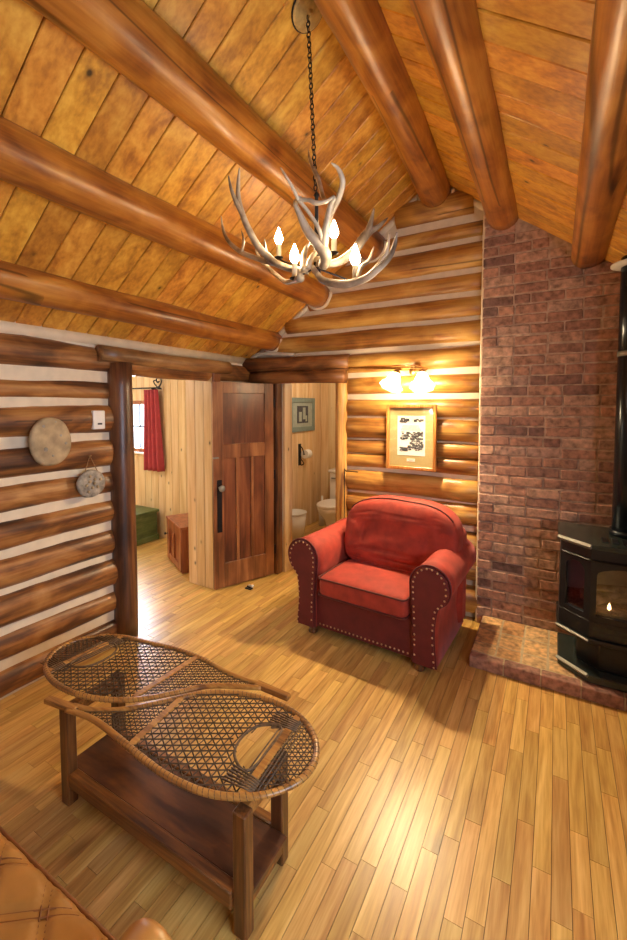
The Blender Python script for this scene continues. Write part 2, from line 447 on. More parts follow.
# jamb of bedroom doorway, pine boards
bm = BM()
for k in range(3):
    boxr(bm, -3.0+k*.107, -3.0+(k+1)*.107-.003, OY1-.03, OY1+.005, 0, OZ+.02)
jb = struct(obj('trim_1', bm, M['pine_z'], bevel=.004), 'pale pine lining of bedroom doorway')
bm = BM(); boxr(bm, -3.0, -2.70, OY0-.02, OY1-.03, OZ, OZ+.03); struct(obj('trim_2', bm, M['pine_z'], bevel=.003), 'pine lining over bedroom doorway')
bm = BM(); boxr(bm, -2.68, -2.655, OY1-.03, OY1+.06, 0, OZ+.02); struct(obj('trim_3', bm, M['door'], bevel=.004), 'dark casing strip behind door edge')
bm = BM(); boxr(bm, -3.0, -2.95, OY0-.14, OY0-.10, 0, OZ); struct(obj('trim_4', bm, M['pine_z'], bevel=.003))

# ------------------------------------------------------------------ back wall
BO0, BO1, BOZ = -2.36, -1.735, 1.885
bm = BM()
prism(bm, [(-2.95, 2.0), (BO1+.02, 2.0), (BO1+.02, 0), (-.45, 0), (-.45, roof(-.45)), (RX, RZ), (-2.9, roof(-2.9))], YB+.038, YB+.19)
boxr(bm, -2.95, -2.36, YB+.06, YB+.19, 0, 2.0)
wb = struct(obj('wall_back', bm, M['chink']), 'log gable wall with chinking')
zb_ = [(3.42, 3.16), (3.075, 2.985), (2.92, 2.755), (2.69, 2.58), (2.515, 2.388), (2.335, 2.20), (2.135, 1.995), (1.915, 1.79), (1.725, 1.60), (1.558, 1.405), (1.37, 1.145), (1.09, .935), (.89, .74), (.68, .52), (.46, .30), (.25, .05)]
zb2 = []
for t, b_ in zb_:
    if t-b_ > .2 and t < 3: mid = (t+b_)/2; zb2 += [(t, mid+.012), (mid-.012, b_)]
    else: zb2.append((t, b_))
for i, (zt, zb) in enumerate(zb2):
    zc = (zt+zb)/2; hh = (zt-zb)/2+.014
    if i == 0: hh = .10; zc = 3.25
    xl = -2.70 if zc < 2.2 else max(-2.6, RX-(RZ-zc)/SL+.02)
    if zc < 1.96: xl = BO1+.03
    xr = min(-.46, RX+(RZ-zc)/SL)
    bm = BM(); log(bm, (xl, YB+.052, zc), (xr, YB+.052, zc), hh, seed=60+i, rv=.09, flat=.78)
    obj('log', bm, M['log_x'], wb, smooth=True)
# chinking strips along the slope and rings round the beam ends
BEAMS = [(-2.45, 2.32, .098), (-1.925, 2.70, .112), (-1.42, 3.05, .122), (-.865, 3.35, .116), (-.365, 3.07, .108), (.165, 2.70, .106)]
BDX = [0, 0, 0, -.045, 0, 0]   # the ridge log runs slightly askew
bm = BM()
tube(bm, [(-2.62, YB+.03, roof(-2.62)-.02), (-2.1, YB+.035, roof(-2.1)-.025), (-1.5, YB+.03, roof(-1.5)-.02), (RX, YB+.03, RZ-.03)], .026, 8)
tube(bm, [(RX, YB+.03, RZ-.03), (-.5, YB+.03, roof(-.5)-.02)], .026, 8)
for bx, bz, br in BEAMS[:4]:
    tube(bm, [(bx+math.cos(a)*(br+.012), YB+.005, bz+math.sin(a)*(br+.012)) for a in [PI*.98+PI*1.04*k/16 for k in range(17)]], .017, 8)
tube(bm, cr([(-2.72, YB-.005, 2.14), (-2.62, YB-.012, 2.19), (-2.5, YB-.01, 2.195), (-2.2, YB+.02, 2.17)], 4), .02, 8)
tube(bm, cr([(-2.72, YB-.04, 2.13), (-2.66, YB-.04, 2.10), (-2.62, YB-.03, 2.04)], 4), .014, 8)
obj('chinking_strip', bm, M['chink'], wb, smooth=True)
# doorway posts and lintel
bm = BM(); log(bm, (-1.685, YB-.0, 0), (-1.685, YB-.0, 1.99), .055, seed=90, rv=.08)
part_of(obj('door_post', bm, M['post_light'], smooth=True), wb, 'slim amber log post at right of bathroom doorway')
bm = BM(); boxr(bm, -2.47, -2.365, YB-.03, YB+.06, 0, 1.905)
part_of(obj('door_post', bm, M['post_dark'], bevel=.012, seg=2), wb, 'flat dark brown jamb post at the door hinges')
bm = BM(); log(bm, (-2.66, YB-.035, 1.955), (-1.63, YB-.035, 1.945), .062, seed=91, rv=.1)
part_of(obj('lintel_log', bm, M['cap_x'], smooth=True), wb, 'dark round log lintel over the bathroom doorway')
bm = BM(); log(bm, (-2.72, YB-.055, 2.085), (-1.62, YB+.02, 2.08), .072, seed=92, rv=.08)
obj('log', bm, M['cap_x'], wb, smooth=True)

# ------------------------------------------------------------------ other walls of the room (behind the camera and right)
WY0, WY1, WZ0, WZ1 = -.35, 1.25, .95, 1.95
bm = BM()
boxr(bm, XR, XR+.15, YF, WY0, 0, 2.3); boxr(bm, XR, XR+.15, WY1, 3.6, 0, 2.3)
boxr(bm, XR, XR+.15, WY0, WY1, 0, WZ0); boxr(bm, XR, XR+.15, WY0, WY1, WZ1, 2.3)
wr = struct(obj('wall_right', bm, M['chink']), 'chinked log wall')
for i in range(12):
    zc = .1+i*.185
    if zc > 2.1: break
    for a, b_ in ([(YF, 3.5)] if (zc < WZ0-.05 or zc > WZ1+.05) else [(YF, WY0-.06), (WY1+.06, 3.5)]):
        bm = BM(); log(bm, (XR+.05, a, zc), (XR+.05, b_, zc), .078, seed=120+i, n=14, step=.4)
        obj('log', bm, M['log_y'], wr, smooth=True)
bm = BM()
for (a, b_, c, d) in ((WY0-.05, WY0, WZ0-.05, WZ1+.05), (WY1, WY1+.05, WZ0-.05, WZ1+.05), (WY0, WY1, WZ0-.05, WZ0), (WY0, WY1, WZ1, WZ1+.05), ((WY0+WY1)/2-.02, (WY0+WY1)/2+.02, WZ0, WZ1)):
    boxr(bm, XR-.02, XR+.12, a, b_, c, d)
wn = struct(obj('window_2', bm, M['frame']))
bm = BM(); boxr(bm, XR+.07, XR+.074, WY0, WY1, WZ0, WZ1); struct(obj('window_pane', bm, M['glass'], wn))
bm = BM()
prism(bm, [(-2.95, 0), (1.13, 0), (1.13, roof(1.13)), (RX, RZ), (-2.95, roof(-2.95))], YF-.12, YF)
wf = struct(obj('wall_front', bm, M['chink']), 'chinked log wall')
for i in range(18):
    zc = .1+i*.185
    if zc > 3.3: break
    xl = max(-2.7, RX-(RZ-zc)/SL+.1); xr = min(XR, RX+(RZ-zc)/SL-.1)
    bm = BM(); log(bm, (xl, YF-.03, zc), (xr, YF-.03, zc), .078, seed=150+i, n=14, step=.4); obj('log', bm, M['log_x'], wf, smooth=True)

# ------------------------------------------------------------------ ceiling beams
BL = ['round orange log beam low over the bedroom doorway, nearest the left wall',
      'round orange log beam second up the left slope of the ceiling',
      'thick amber log beam third up the left slope, behind the chandelier',
      'round log ridge beam at the peak of the ceiling beside the chandelier canopy',
      'thick glossy log beam just right of the ridge, ending over the brick wall',
      'orange log beam at far right, ending above the stove pipe']
for i, (bx, bz, br) in enumerate(BEAMS):
    bm = BM(); log(bm, (bx+(YF-3.46)*BDX[i], YF+.01, bz), (bx, YB+.03 if i < 4 else 3.44, bz), br, seed=200+i, n=32, rv=.045, wob=.01, step=.12)
    tag(obj('ceiling_beam', bm, M['beam'], smooth=True), BL[i], 'beam', 'log beams along the ceiling')

# ------------------------------------------------------------------ brick wall
BX0, BX1, BY = -.495, XR, 3.42
bm = BM()
prism(bm, [(BX0+.006, 0), (BX1, 0), (BX1, roof(BX1)), (BX0+.006, roof(BX0))], BY+.006, BY+.1)
bw = struct(obj('wall_brick', bm, M['mortar']), 'old brick chimney wall')
bm = BM(); z = .0; row = 0
while z < 3.25:
    h = .0625; x = BX0-random.random()*.004-(0 if row % 2 else .105); first = True
    while x < BX1:
        L = random.choice((.205, .205, .205, .2, .1)) if random.random() > .0 else .2
        x1 = min(x+L, BX1); xs = max(x, BX0-random.random()*.006)
        zt = min(z+h, 1e9)
        if xs < x1-.02 and z < roof((x1+xs)/2)-.01 and z+h < min(roof(x1), roof(xs))+.08:
            dz = random.uniform(-.0025, .0025); dy = random.uniform(-.005, .004)
            vs = boxr(bm, xs, x1, BY+dy, BY+.06, z+dz, z+h+dz)
            for v in vs:
                v.co.x += random.uniform(-.0022, .0022); v.co.z += random.uniform(-.0025, .0025); v.co.y += random.uniform(-.002, .002) if v.co.y < BY+.03 else 0
        x = x1+.0105
    z += .0732; row += 1
obj('brickwork', bm, M['brick'], bw, bevel=.004)
bm = BM()
tube(bm, cr([(BX0-.004, BY+.02, .0), (BX0-.002, BY+.018, 1), (BX0-.006, BY+.02, 2), (BX0-.003, BY+.02, 3.15)], 10), .012, 6)
obj('chinking_strip', bm, M['chink'], bw, smooth=True)

# ------------------------------------------------------------------ hearth
HZ = .078; HX0, HY0 = -.45, 2.805
h = thing('hearth', 'low raised hearth of worn tan brick pavers under the stove', 'hearth', (.25, 3.1, 0))
bm = BM(); boxr(bm, HX0+.006, BX1-.003, HY0+.006, BY-.005, 0.001, HZ-.004); obj('mortar_bed', bm, M['pmortar'], h)
bm = BM(); x = HX0
while x < BX1-.01:
    x1 = min(x+.148, BX1-.003); yy = HY0+.004
    for rI, d in enumerate((.2, .2, .205)):
        if rI == 0:
            boxr(bm, x+.005, x1-.005, yy+.075, yy+d-.006, .04, HZ+random.uniform(-.002, .002))
        else: boxr(bm, x+.005, x1-.005, yy+.006, yy+d-.006, .04, HZ+random.uniform(-.002, .002))
        yy += d
    x += .148
obj('paver_top', bm, M['paver'], h, bevel=.005)
bm = BM(); x = HX0
while x < BX1-.01:
    x1 = min(x+.205, BX1-.003); boxr(bm, x+.003, x1-.003, HY0, HY0+.068, 0.002, HZ+random.uniform(-.002, .002)); x += .205
y = HY0+.07
while y < BY-.03:
    y1 = min(y+.205, BY-.006); boxr(bm, HX0, HX0+.05, y+.003, y1-.002, .002, HZ-.002); y += .205
obj('brick_edge', bm, M['brick'], h, bevel=.005, label='darker red brick edge')

# ------------------------------------------------------------------ stove
def hexa(x0, x1, y0, y1, c):      # chamfered front (y0) plan
    return [(x0, y1), (x0, y0+c*.85), (x0+c, y0), (x1-c, y0), (x1, y0+c*.85), (x1, y1)]
SX0, SX1, SY0, SY1 = .045, .735, 2.86, 3.31
st = thing('gas_stove', 'black freestanding bay-front gas stove on the brick hearth', 'stove', (.39, 3.1, HZ+.002))
z0 = HZ+.003
bm = BM(); prism(bm, hexa(SX0, SX1, SY0-.01, SY1, .15), z0, z0+.045, 'z')
obj('base_plate', bm, M['stove_green'], st, bevel=.006)
bm = BM(); prism(bm, hexa(SX0+.10, SX1-.10, SY0+.08, SY1, .11), z0+.046, .315, 'z'); obj('pedestal', bm, M['stove'], st, bevel=.004)
bm = BM()
a = Vector((SX0-.004, SY0-.01+.1275, z0+.045)); b2 = Vector((SX0+.15, SY0-.014, z0+.045))
tube(bm, [a, b2], .012, 4); obj('base_trim', bm, M['steel'], st)
# body as a hollow shell: bottom tray, back box, posts, so the windows look into a firebox
bm = BM(); prism(bm, hexa(SX0-.012, SX1+.012, SY0-.02, SY1, .155), .318, .345, 'z'); obj('lower_rim', bm, M['stove'], st, bevel=.004)
for e_, f_ in (((SX0-.014), SX0+.145), (SX1+.014, SX1-.145)):
    bm = BM(); tube(bm, [(e_, SY0+.115, .336), (f_, SY0-.024, .336)], .008, 4); obj('lower_rim_trim', bm, M['steel'], st, label='bright metal strip')
bm = BM(); prism(bm, hexa(SX0, SX1, SY0, SY1, .15), .347, .445, 'z'); obj('lower_body', bm, M['stove'], st, bevel=.003)
bm = BM(); prism(bm, hexa(SX0, SX1, SY0, SY1, .15), .80, .865, 'z'); obj('upper_body', bm, M['stove'], st, bevel=.003)
bm = BM()
boxr(bm, SX0, SX0+.02, SY0+.1275, SY1, .445, .80); boxr(bm, SX1-.02, SX1, SY0+.1275, SY1, .445, .80)
boxr(bm, SX0+.02, SX1-.02, SY1-.03, SY1, .445, .80); obj('side_panel', bm, M['stove'], st)
bm = BM()
boxr(bm, SX0+.03, SX1-.03, SY1-.045, SY1-.032, .447, .798); boxr(bm, SX0+.022, SX0+.03, SY0+.14, SY1-.032, .447, .798); boxr(bm, SX1-.03, SX1-.022, SY0+.14, SY1-.032, .447, .798)
obj('firebox_liner', bm, M['firebrick'], st)
# faceted front: frames with arched openings
def arched_frame(bm, w, h, iw, ih, arc, th):
    """frame in local xz, origin bottom-left, opening with arched top; quads between outer and inner outline"""
    n = 10; inner = [((w-iw)/2, (h-ih)/2)]; inner += [((w+iw)/2, (h-ih)/2)]
    for k in range(n+1):
        a = PI*k/n; inner.append((w/2+math.cos(a)*iw/2, (h+ih)/2-arc+math.sin(a)*arc))
    outer = [(0, 0), (w, 0)]
    for k in range(n+1):
        t = k/n
        outer.append((w*(1-t) if 0 < k < n else (w if k == 0 else 0), h))
    m = len(inner); vs = {}
    for tag_, y in (('f', 0), ('b', th)):
        for nm, pl in (('i', inner), ('o', outer)):
            for k, p in enumerate(pl): vs[(tag_, nm, k)] = bm.verts.new((p[0], y, p[1]))
    for k in range(m):
        k2 = (k+1) % m
        bm.faces.new((vs['f', 'o', k], vs['f', 'o', k2], vs['f', 'i', k2], vs['f', 'i', k]))
        bm.faces.new((vs['b', 'i', k], vs['b', 'i', k2], vs['b', 'o', k2], vs['b', 'o', k]))
        bm.faces.new((vs['f', 'i', k], vs['f', 'i', k2], vs['b', 'i', k2], vs['b', 'i', k]))
        bm.faces.new((vs['f', 'o', k2], vs['f', 'o', k], vs['b', 'o', k], vs['b', 'o', k2]))
def place(bm, p, q):   # move local x-axis panel from p to q (plan)
    d = Vector((q[0]-p[0], q[1]-p[1], 0)); ang = math.atan2(d.y, d.x)
    bm.transform(Matrix.Translation((p[0], p[1], .445)) @ Matrix.Rotation(ang, 4, 'Z'))
fa = [((SX0, SY0+.1275), (SX0+.15, SY0)), ((SX0+.15, SY0), (SX1-.15, SY0)), ((SX1-.15, SY0), (SX1, SY0+.1275))]
for k, (p, q) in enumerate(fa):
    wd = math.hypot(q[0]-p[0], q[1]-p[1])
    bm = BM(); arched_frame(bm, wd, .355, wd-(.075 if k != 1 else .06), .29, .045 if k != 1 else .05, .014); place(bm, p, q)
    fr = obj('window_frame', bm, M['stove'], st)
    bm = BM(); boxr(bm, .02, wd-.02, .016, .019, .02, .335); place(bm, p, q); obj('glass_pane', bm, M['stoveglass'], fr)
bm = BM(); tube(bm, [(SX0+.012, SY0+.108, .80), (SX0+.145, SY0-.006, .80), (SX1-.145, SY0-.006, .80), (SX1-.012, SY0+.108, .80)], .007, 4)
obj('upper_trim', bm, M['iron'], st)
bm = BM(); prism(bm, hexa(SX0-.015, SX1+.015, SY0-.03, SY1+.005, .16), .867, .895, 'z'); tp = obj('top_plate', bm, M['stove_green'], st, bevel=.006, seg=2)
bm = BM()
for k in range(6): boxr(bm, .25+k*.05, .28+k*.05, SY0+.06, SY0+.16, .896, .899)
obj('vent_slots', bm, M['iron'], tp)
for e_, f_ in (((SX0-.014), SX0+.146), (SX1+.014, SX1-.146)):
    bm = BM(); tube(bm, [(e_, SY0+.106, .884), (f_, SY0-.033, .884)], .014, 4); obj('corner_trim', bm, M['steel'], st, label='pale metal strip')
bm = BM()
for k in range(11):
    for j in range(2): boxr(bm, .215+k*.033, .238+k*.033, SY0-.004, SY0+.01, .368+j*.033, .388+j*.033)
obj('vent_grille', bm, M['stove_green'], st)
bm = BM(); boxr(bm, SX0+.04, SX1-.04, SY0+.14, SY1-.05, .447, .475)
obj('ember_bed', bm, M['ember'], st)
for k, (p, q, r_) in enumerate([((.16, 3.1, .505), (.6, 3.14, .52), .032), ((.22, 3.02, .50), (.4, 3.12, .565), .026), ((.58, 3.02, .5), (.42, 3.13, .575), .028), ((.25, 3.12, .555), (.38, 3.04, .60), .02)]):
    bm = BM(); log(bm, p, q, r_, seed=300+k, n=12, step=.04, rv=.15); obj('ceramic_log', bm, M['log_fire'], st, smooth=True)
bm = BM(); lathe(bm, [(.001, 0), (.01, .01), (.007, .03), (.001, .045)], (.30, 2.985, .478), 8)
obj('flame', bm, M['flame'], st, smooth=True)

# stove pipe
sp = thing('stove_pipe', 'tall black metal stove pipe rising from stove to ceiling', 'pipe', (.395, 3.15, .896))
def ring_pipe(z0, z1, r): 
    b = BM(); lathe(b, [(r, z0), (r, z1)], (.395, 3.15, 0), 28); return b
obj('lower_pipe', ring_pipe(.9, 1.98, .083), M['pipe'], sp, smooth=False, bevel=.002)
obj('upper_pipe', ring_pipe(2.0, 2.56, .083), M['pipe'], sp, bevel=.002)
obj('pipe_collar', ring_pipe(1.975, 2.005, .087), M['steel'], sp, label='thin bright joint ring')
obj('base_collar', ring_pipe(.897, .93, .095), M['pipe'], sp)
for o in sp.children:
    for p in o.data.polygons: p.use_smooth = len(p.vertices) == 4
bm = BM(); lathe(bm, [(.10, 0), (.135, .012), (.135, .02), (.09, .03)], (.395, 3.15, 2.50), 24)
obj('ceiling_collar', bm, M['rug'], sp, smooth=True, label='off-white crinkled collar')

# ------------------------------------------------------------------ door (bathroom door standing open)
hx, hy = -2.415, 3.42; ex, ey = -2.672, 2.83
ang = math.atan2(ey-hy, ex-hx)
dr = bpy.data.objects.new('door_1', None); COL.objects.link(dr); dr.location = (hx, hy, .012); dr.rotation_euler = (0, 0, ang)
dr['kind'] = 'structure'; dr['label'] = 'dark varnished panelled wooden door standing open against left wall'
# local: x from hinge (0) to free edge (W); visible face towards +y? (choose by geometry)
W, Hd, T = .63, 1.885, .036
def dpart(name, rects, mat, y0=-T/2, y1=T/2, bev=.003, label=None):
    bm = BM()
    for a, b_, c, d in rects: boxr(bm, a, b_, y0, y1, c, d)
    return obj(name, bm, M[mat], dr, local=True, bevel=bev, label=label)
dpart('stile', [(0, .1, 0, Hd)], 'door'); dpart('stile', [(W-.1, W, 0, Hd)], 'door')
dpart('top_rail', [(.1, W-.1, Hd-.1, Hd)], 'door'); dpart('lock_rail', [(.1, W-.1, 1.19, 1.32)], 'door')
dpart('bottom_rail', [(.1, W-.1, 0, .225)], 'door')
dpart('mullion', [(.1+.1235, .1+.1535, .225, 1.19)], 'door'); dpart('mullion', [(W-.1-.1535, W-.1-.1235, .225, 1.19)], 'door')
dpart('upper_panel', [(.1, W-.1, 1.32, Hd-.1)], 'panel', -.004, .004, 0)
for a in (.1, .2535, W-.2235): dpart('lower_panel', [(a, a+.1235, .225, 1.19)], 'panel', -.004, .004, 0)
# visible face: normal pointing to room (+x-ish)
nrm = Vector((-math.sin(ang), math.cos(ang), 0)); fs = 1 if nrm.x > 0 else -1
def dl(name, bm, mat, par=None, **k): return obj(name, bm, M[mat], par or dr, local=True, **k)
bm = BM(); boxr(bm, W-.080, W-.032, fs*T/2, fs*(T/2+.004), .52, 1.0); pl = dl('dark_strip', bm, 'iron', bevel=.001, label='long blue-black strip')  # thin blue-black strip on the stile, reaching well below the knob
bm = BM(); lathe(bm, [(.011, 0), (.011, fs*.035), (.026, fs*.042), (.03, fs*.055), (.022, fs*.068), (.004, fs*.07)], (W-.055, fs*(T/2+.004), .93), 20, axis='y')
dl('door_knob', bm, 'steel', pl, smooth=True)
bm = BM(); boxr(bm, W-.05, W+.004, fs*T/2, fs*(T/2+.012), 1.195, 1.21); dl('latch_bar', bm, 'steel', bevel=.002)
bm = BM()
bm.free()
for z in (.25, 1.0, 1.7):
    bm = BM(); lathe(bm, [(.008, z-.045), (.008, z+.045)], (-.008, fs*(T/2), 0), 10); dl('hinge', bm, 'iron')

# door stop
ds = thing('door_stop', 'small brass door stop with white tip on floor by the open door', 'door stop', (-2.42, 3.05, 0))
bm = BM(); boxr(bm, -2.45, -2.38, 3.01, 3.05, 0.001, .012); boxr(bm, -2.43, -2.40, 3.02, 3.04, .012, .03); obj('bracket', bm, M['iron'], ds, bevel=.003)
bm = BM(); lathe(bm, [(.009, 0), (.009, .035), (.013, .036), (.013, .05)], (-2.415, 3.03, .034), 12, axis='x'); obj('rubber_tip', bm, M['plastic'], ds, smooth=True)

# ------------------------------------------------------------------ bathroom
def pine_wall_x(name, x, y0, y1, z1, side, th=.08):  # wall at constant x, boards visible
    bm = BM(); y = y0
    while y < y1:
        ye = min(y+.13, y1); boxr(bm, x, x+side*th, y+.0015, ye-.0015, 0, z1); y += .13
    return struct(obj(name, bm, M['pine_z'], bevel=.004))
def pine_wall_y(name, y, x0, x1, z1, side, th=.08, hole=None):
    bm = BM(); x = x0
    while x < x1-.001:
        xe = min(x+.125, x1)
        segs = [(0, z1)]
        if hole and xe > hole[0]+.001 and x < hole[1]-.001: segs = [(0, hole[2]), (hole[3], z1)]
        for a, b_ in segs: boxr(bm, x+.0015, xe-.0015, y, y+side*th, a, b_)
        x += .125
    return struct(obj(name, bm, M['pine_z'], bevel=.004))
pine_wall_x('wall_bathroom_left', -3.0, 3.79, 5.5, 2.3, -1)
pine_wall_y('wall_bathroom_back', 5.46, -3.0, -1.2, 2.3, 1)
pine_wall_x('wall_bathroom_right', -1.25, 3.66, 5.46, 2.3, 1)
bm = BM(); boxr(bm, -3.08, -1.17, 3.66, 5.56, 2.3, 2.36); struct(obj('ceiling_bathroom', bm, M['paper']))
bm = BM(); boxr(bm, -3.0, -2.38, 3.655, 3.70, 0, 2.3); boxr(bm, -1.72, -1.2, 3.655, 3.70, 0, 2.3); boxr(bm, -2.38, -1.72, 3.655, 3.70, 1.95, 2.3)
struct(obj('wall_bathroom_front', bm, M['pine_z']))
# white casing strip just inside the doorway
bm = BM(); boxr(bm, -2.365, -2.335, YB+.06, YB+.19, 0, 1.9); struct(obj('trim_5', bm, M['pine_z'], bevel=.003))
pb = thing('framed_picture', 'sage green framed picture hanging on the bathroom wall', 'picture', (-2.99, 4.93, 1.33))
bm = BM()
for a, b_, c, d in ((4.61, 4.67, 1.335, 1.79), (5.19, 5.25, 1.335, 1.79), (4.67, 5.19, 1.335, 1.40), (4.67, 5.19, 1.725, 1.79)): boxr(bm, -2.997, -2.972, a, b_, c, d)
obj('frame', bm, M['sage'], pb, bevel=.003)
bm = BM(); boxr(bm, -2.997, -2.985, 4.67, 5.19, 1.40, 1.725); obj('mat_board', bm, M['sage2'], pb)
bm = BM(); boxr(bm, -2.985, -2.981, 4.79, 5.07, 1.45, 1.68); obj('print', bm, M['ink'], pb)
bm = BM()
for a, b_, c, d in ((4.83, 4.9, 1.47, 1.6), (4.93, 5.0, 1.5, 1.66), (5.0, 5.04, 1.47, 1.55)): boxr(bm, -2.981, -2.979, a, b_, c, d)
obj('pale_figures', bm, M['sage2'], pb)
tr = thing('toilet_roll_holder', 'black iron toilet roll holder with white roll on bathroom wall', 'toilet paper', (-2.99, 4.9, 1.02))
bm = BM(); tube(bm, cr([(-2.995, 4.87, 1.14), (-2.96, 4.87, 1.12), (-2.93, 4.87, 1.05), (-2.93, 4.87, 1.03), (-2.93, 5.0, 1.03)], 5), .007, 6)
tube(bm, cr([(-2.995, 4.87, .98), (-2.95, 4.88, .93), (-2.94, 4.88, .90), (-2.98, 4.88, .88)], 5), .007, 6)
boxr(bm, -2.999, -2.99, 4.84, 4.90, .88, 1.17); obj('holder', bm, M['iron'], tr, smooth=False)
bm = BM(); lathe(bm, [(.018, -.055), (.058, -.055), (.058, .055), (.018, .055)], (-2.93, 4.945, 1.03), 24, axis='y'); obj('paper_roll', bm, M['paper'], tr, smooth=False)
wbk = thing('waste_bin', 'white tapered waste bin on bathroom floor below the picture', 'waste bin', (-2.84, 4.52, 0))
bm = BM(); lathe(bm, [(.115, .003), (.15, .335), (.143, .335), (.11, .012)], (-2.845, 4.50, 0), 28); obj('bin_body', bm, M['plastic'], wbk, smooth=False)
for p in wbk.children[0].data.polygons: p.use_smooth = len(p.vertices) == 4
bm = BM(); tube(bm, [(-2.845+.151*math.cos(a), 4.50+.151*math.sin(a), .337) for a in [2*PI*k/28 for k in range(28)]], .007, 6, closed=True)
obj('bin_rim', bm, M['plastic'], wbk, smooth=True)
# toilet facing the doorway, tank against the back wall
TX = -2.50
to = thing('toilet', 'white toilet at the back of the bathroom, half hidden by doorway post', 'toilet', (TX, 5.0, 0))
def ell(bm, rings, n=28):
    R = []
    for cx, cy, z, rx, ry in rings:
        R.append([bm.verts.new((cx+rx*math.cos(2*PI*k/n), cy+ry*math.sin(2*PI*k/n), z)) for k in range(n)])
    for A, B in zip(R, R[1:]):
        for k in range(n): bm.faces.new((A[k], A[(k+1) % n], B[(k+1) % n], B[k]))
    bm.faces.new(R[0][::-1]); bm.faces.new(R[-1])
bm = BM(); ell(bm, [(TX, 4.99, .002, .12, .22), (TX, 4.99, .1, .105, .2), (TX, 4.95, .22, .13, .21), (TX, 4.89, .32, .175, .245), (TX, 4.88, .385, .185, .255), (TX, 4.88, .385, .14, .2), (TX, 4.9, .25, .07, .1)]); obj('bowl', bm, M['white'], to, smooth=True)
bm = BM(); ell(bm, [(TX, 4.88, .388, .19, .26), (TX, 4.88, .41, .192, .262), (TX, 4.88, .425, .185, .255)]); obj('seat_lid', bm, M['white'], to, smooth=False, bevel=.004)
bm = BM(); boxr(bm, TX-.21, TX+.21, 5.19, 5.41, .36, .76); obj('tank', bm, M['white'], to, bevel=.02, seg=3)
bm = BM(); boxr(bm, TX-.225, TX+.225, 5.175, 5.425, .762, .80); obj('tank_lid', bm, M['white'], to, bevel=.012, seg=3)
bm = BM(); boxr(bm, TX-.17, TX-.09, 5.165, 5.185, .68, .695); obj('flush_lever', bm, M['steel'], to, bevel=.003)
bm = BM(); lathe(bm, [(.045, .002), (.05, .2), (.02, .24), (.012, .42)], (-2.83, 5.2, 0), 16); tag(obj('toilet_brush', bm, M['plastic'], smooth=True), 'pale toilet brush in holder on floor beside the toilet', 'toilet brush')
bm = BM()
tube(bm, [(-2.43+.045*math.cos(a), 5.44, 1.22+.06*math.sin(a)) for a in [2*PI*k/20 for k in range(20)]], .018, 8, closed=True, upref=(0, 1, 0))
tube(bm, [(-2.43, 5.455, 1.32), (-2.43, 5.44, 1.27)], .01, 6)
tag(obj('towel_ring', bm, M['iron'], smooth=True), 'dark round iron ring hanging above the toilet tank', 'towel ring')

# ------------------------------------------------------------------ bedroom
BWY = 3.70
WX0, WX1, WB0, WB1 = -5.35, -4.56, 1.13, 1.70
pine_wall_y('wall_bedroom_back', BWY, -5.9, -2.96, 2.3, 1, hole=(WX0, WX1, WB0, WB1))
pine_wall_x('wall_bedroom_left', -5.9, -.6, BWY, 2.3, -1)
pine_wall_y('wall_bedroom_front', -.6, -5.9, -2.96, 2.3, -1)
pine_wall_x('wall_bedroom_right', -2.96, OY1+.01, BWY, 2.3, -1, .012)
bm = BM(); boxr(bm, -5.98, -2.96, -.68, BWY+.08, 2.3, 2.36); struct(obj('ceiling_bedroom', bm, M['paper']))
bm = BM()
xs = [WX0, -5.0, -4.78, WX1]
for a, b_, c, d in ((WX0-.05, WX0, WB0-.05, WB1+.05), (WX1, WX1+.045, WB0-.05, WB1+.05), (WX0, WX1, WB0-.05, WB0), (WX0, WX1, WB1, WB1+.05)): boxr(bm, a, b_, BWY-.015, BWY+.06, c, d)
w1 = struct(obj('window_1', bm, M['cabinet'], bevel=.003), 'small bedroom window with glazing bars')
bm = BM()
for k in range(1, 4): xx = WX0+(WX1-WX0)*k/4; boxr(bm, xx-.009, xx+.009, BWY+.02, BWY+.045, WB0, WB1)
boxr(bm, WX0, WX1, BWY+.02, BWY+.045, (WB0+WB1)/2-.009, (WB0+WB1)/2+.009)
struct(obj('window_muntin', bm, M['iron'], w1))
bm = BM(); boxr(bm, WX0, WX1, BWY+.03, BWY+.034, WB0, WB1); struct(obj('window_pane', bm, M['glass'], w1))
bm = BM(); boxr(bm, WX0-.06, WX1+.06, BWY-.05, BWY-.001, WB0-.075, WB0-.05); struct(obj('window_sill', bm, M['plastic'], w1, bevel=.003))
# curtain with rod
cu = thing('curtain', 'red gathered curtain hanging at right of the bedroom window', 'curtain', (-4.49, BWY-.07, .86))
bm = BM(); NX, NZ = 60, 16; G = []
for j in range(NZ+1):
    t = j/NZ; z = 1.885-t*1.02; wd = .125+.055*t; row_ = []
    for i in range(NX+1):
        s = i/NX; x = -4.42+(s-.5)*2*wd+.02*t
        y = BWY-.075+math.sin(s*2*PI*4.5+.6*math.sin(5*s))*.034*(.6+.5*t)+math.sin(s*17+3*t)*.004
        row_.append(bm.verts.new((x, y, z)))
    G.append(row_)
for j in range(NZ):
    for i in range(NX): bm.faces.new((G[j][i], G[j][i+1], G[j+1][i+1], G[j+1][i]))
c_ = obj('curtain_fabric', bm, M['cloth_red'], cu, smooth=True)
sm = c_.modifiers.new('s', 'SOLIDIFY'); sm.thickness = .003
cro = thing('curtain_rod', 'black iron curtain rod with curled leaf finial over the bedroom window', 'curtain rod', (-4.9, BWY-.075, 1.9))
bm = BM(); tube(bm, [(-5.5, BWY-.075, 1.905), (-4.36, BWY-.075, 1.905)], .009, 8); obj('rod', bm, M['iron'], cro, smooth=True)
bm = BM()
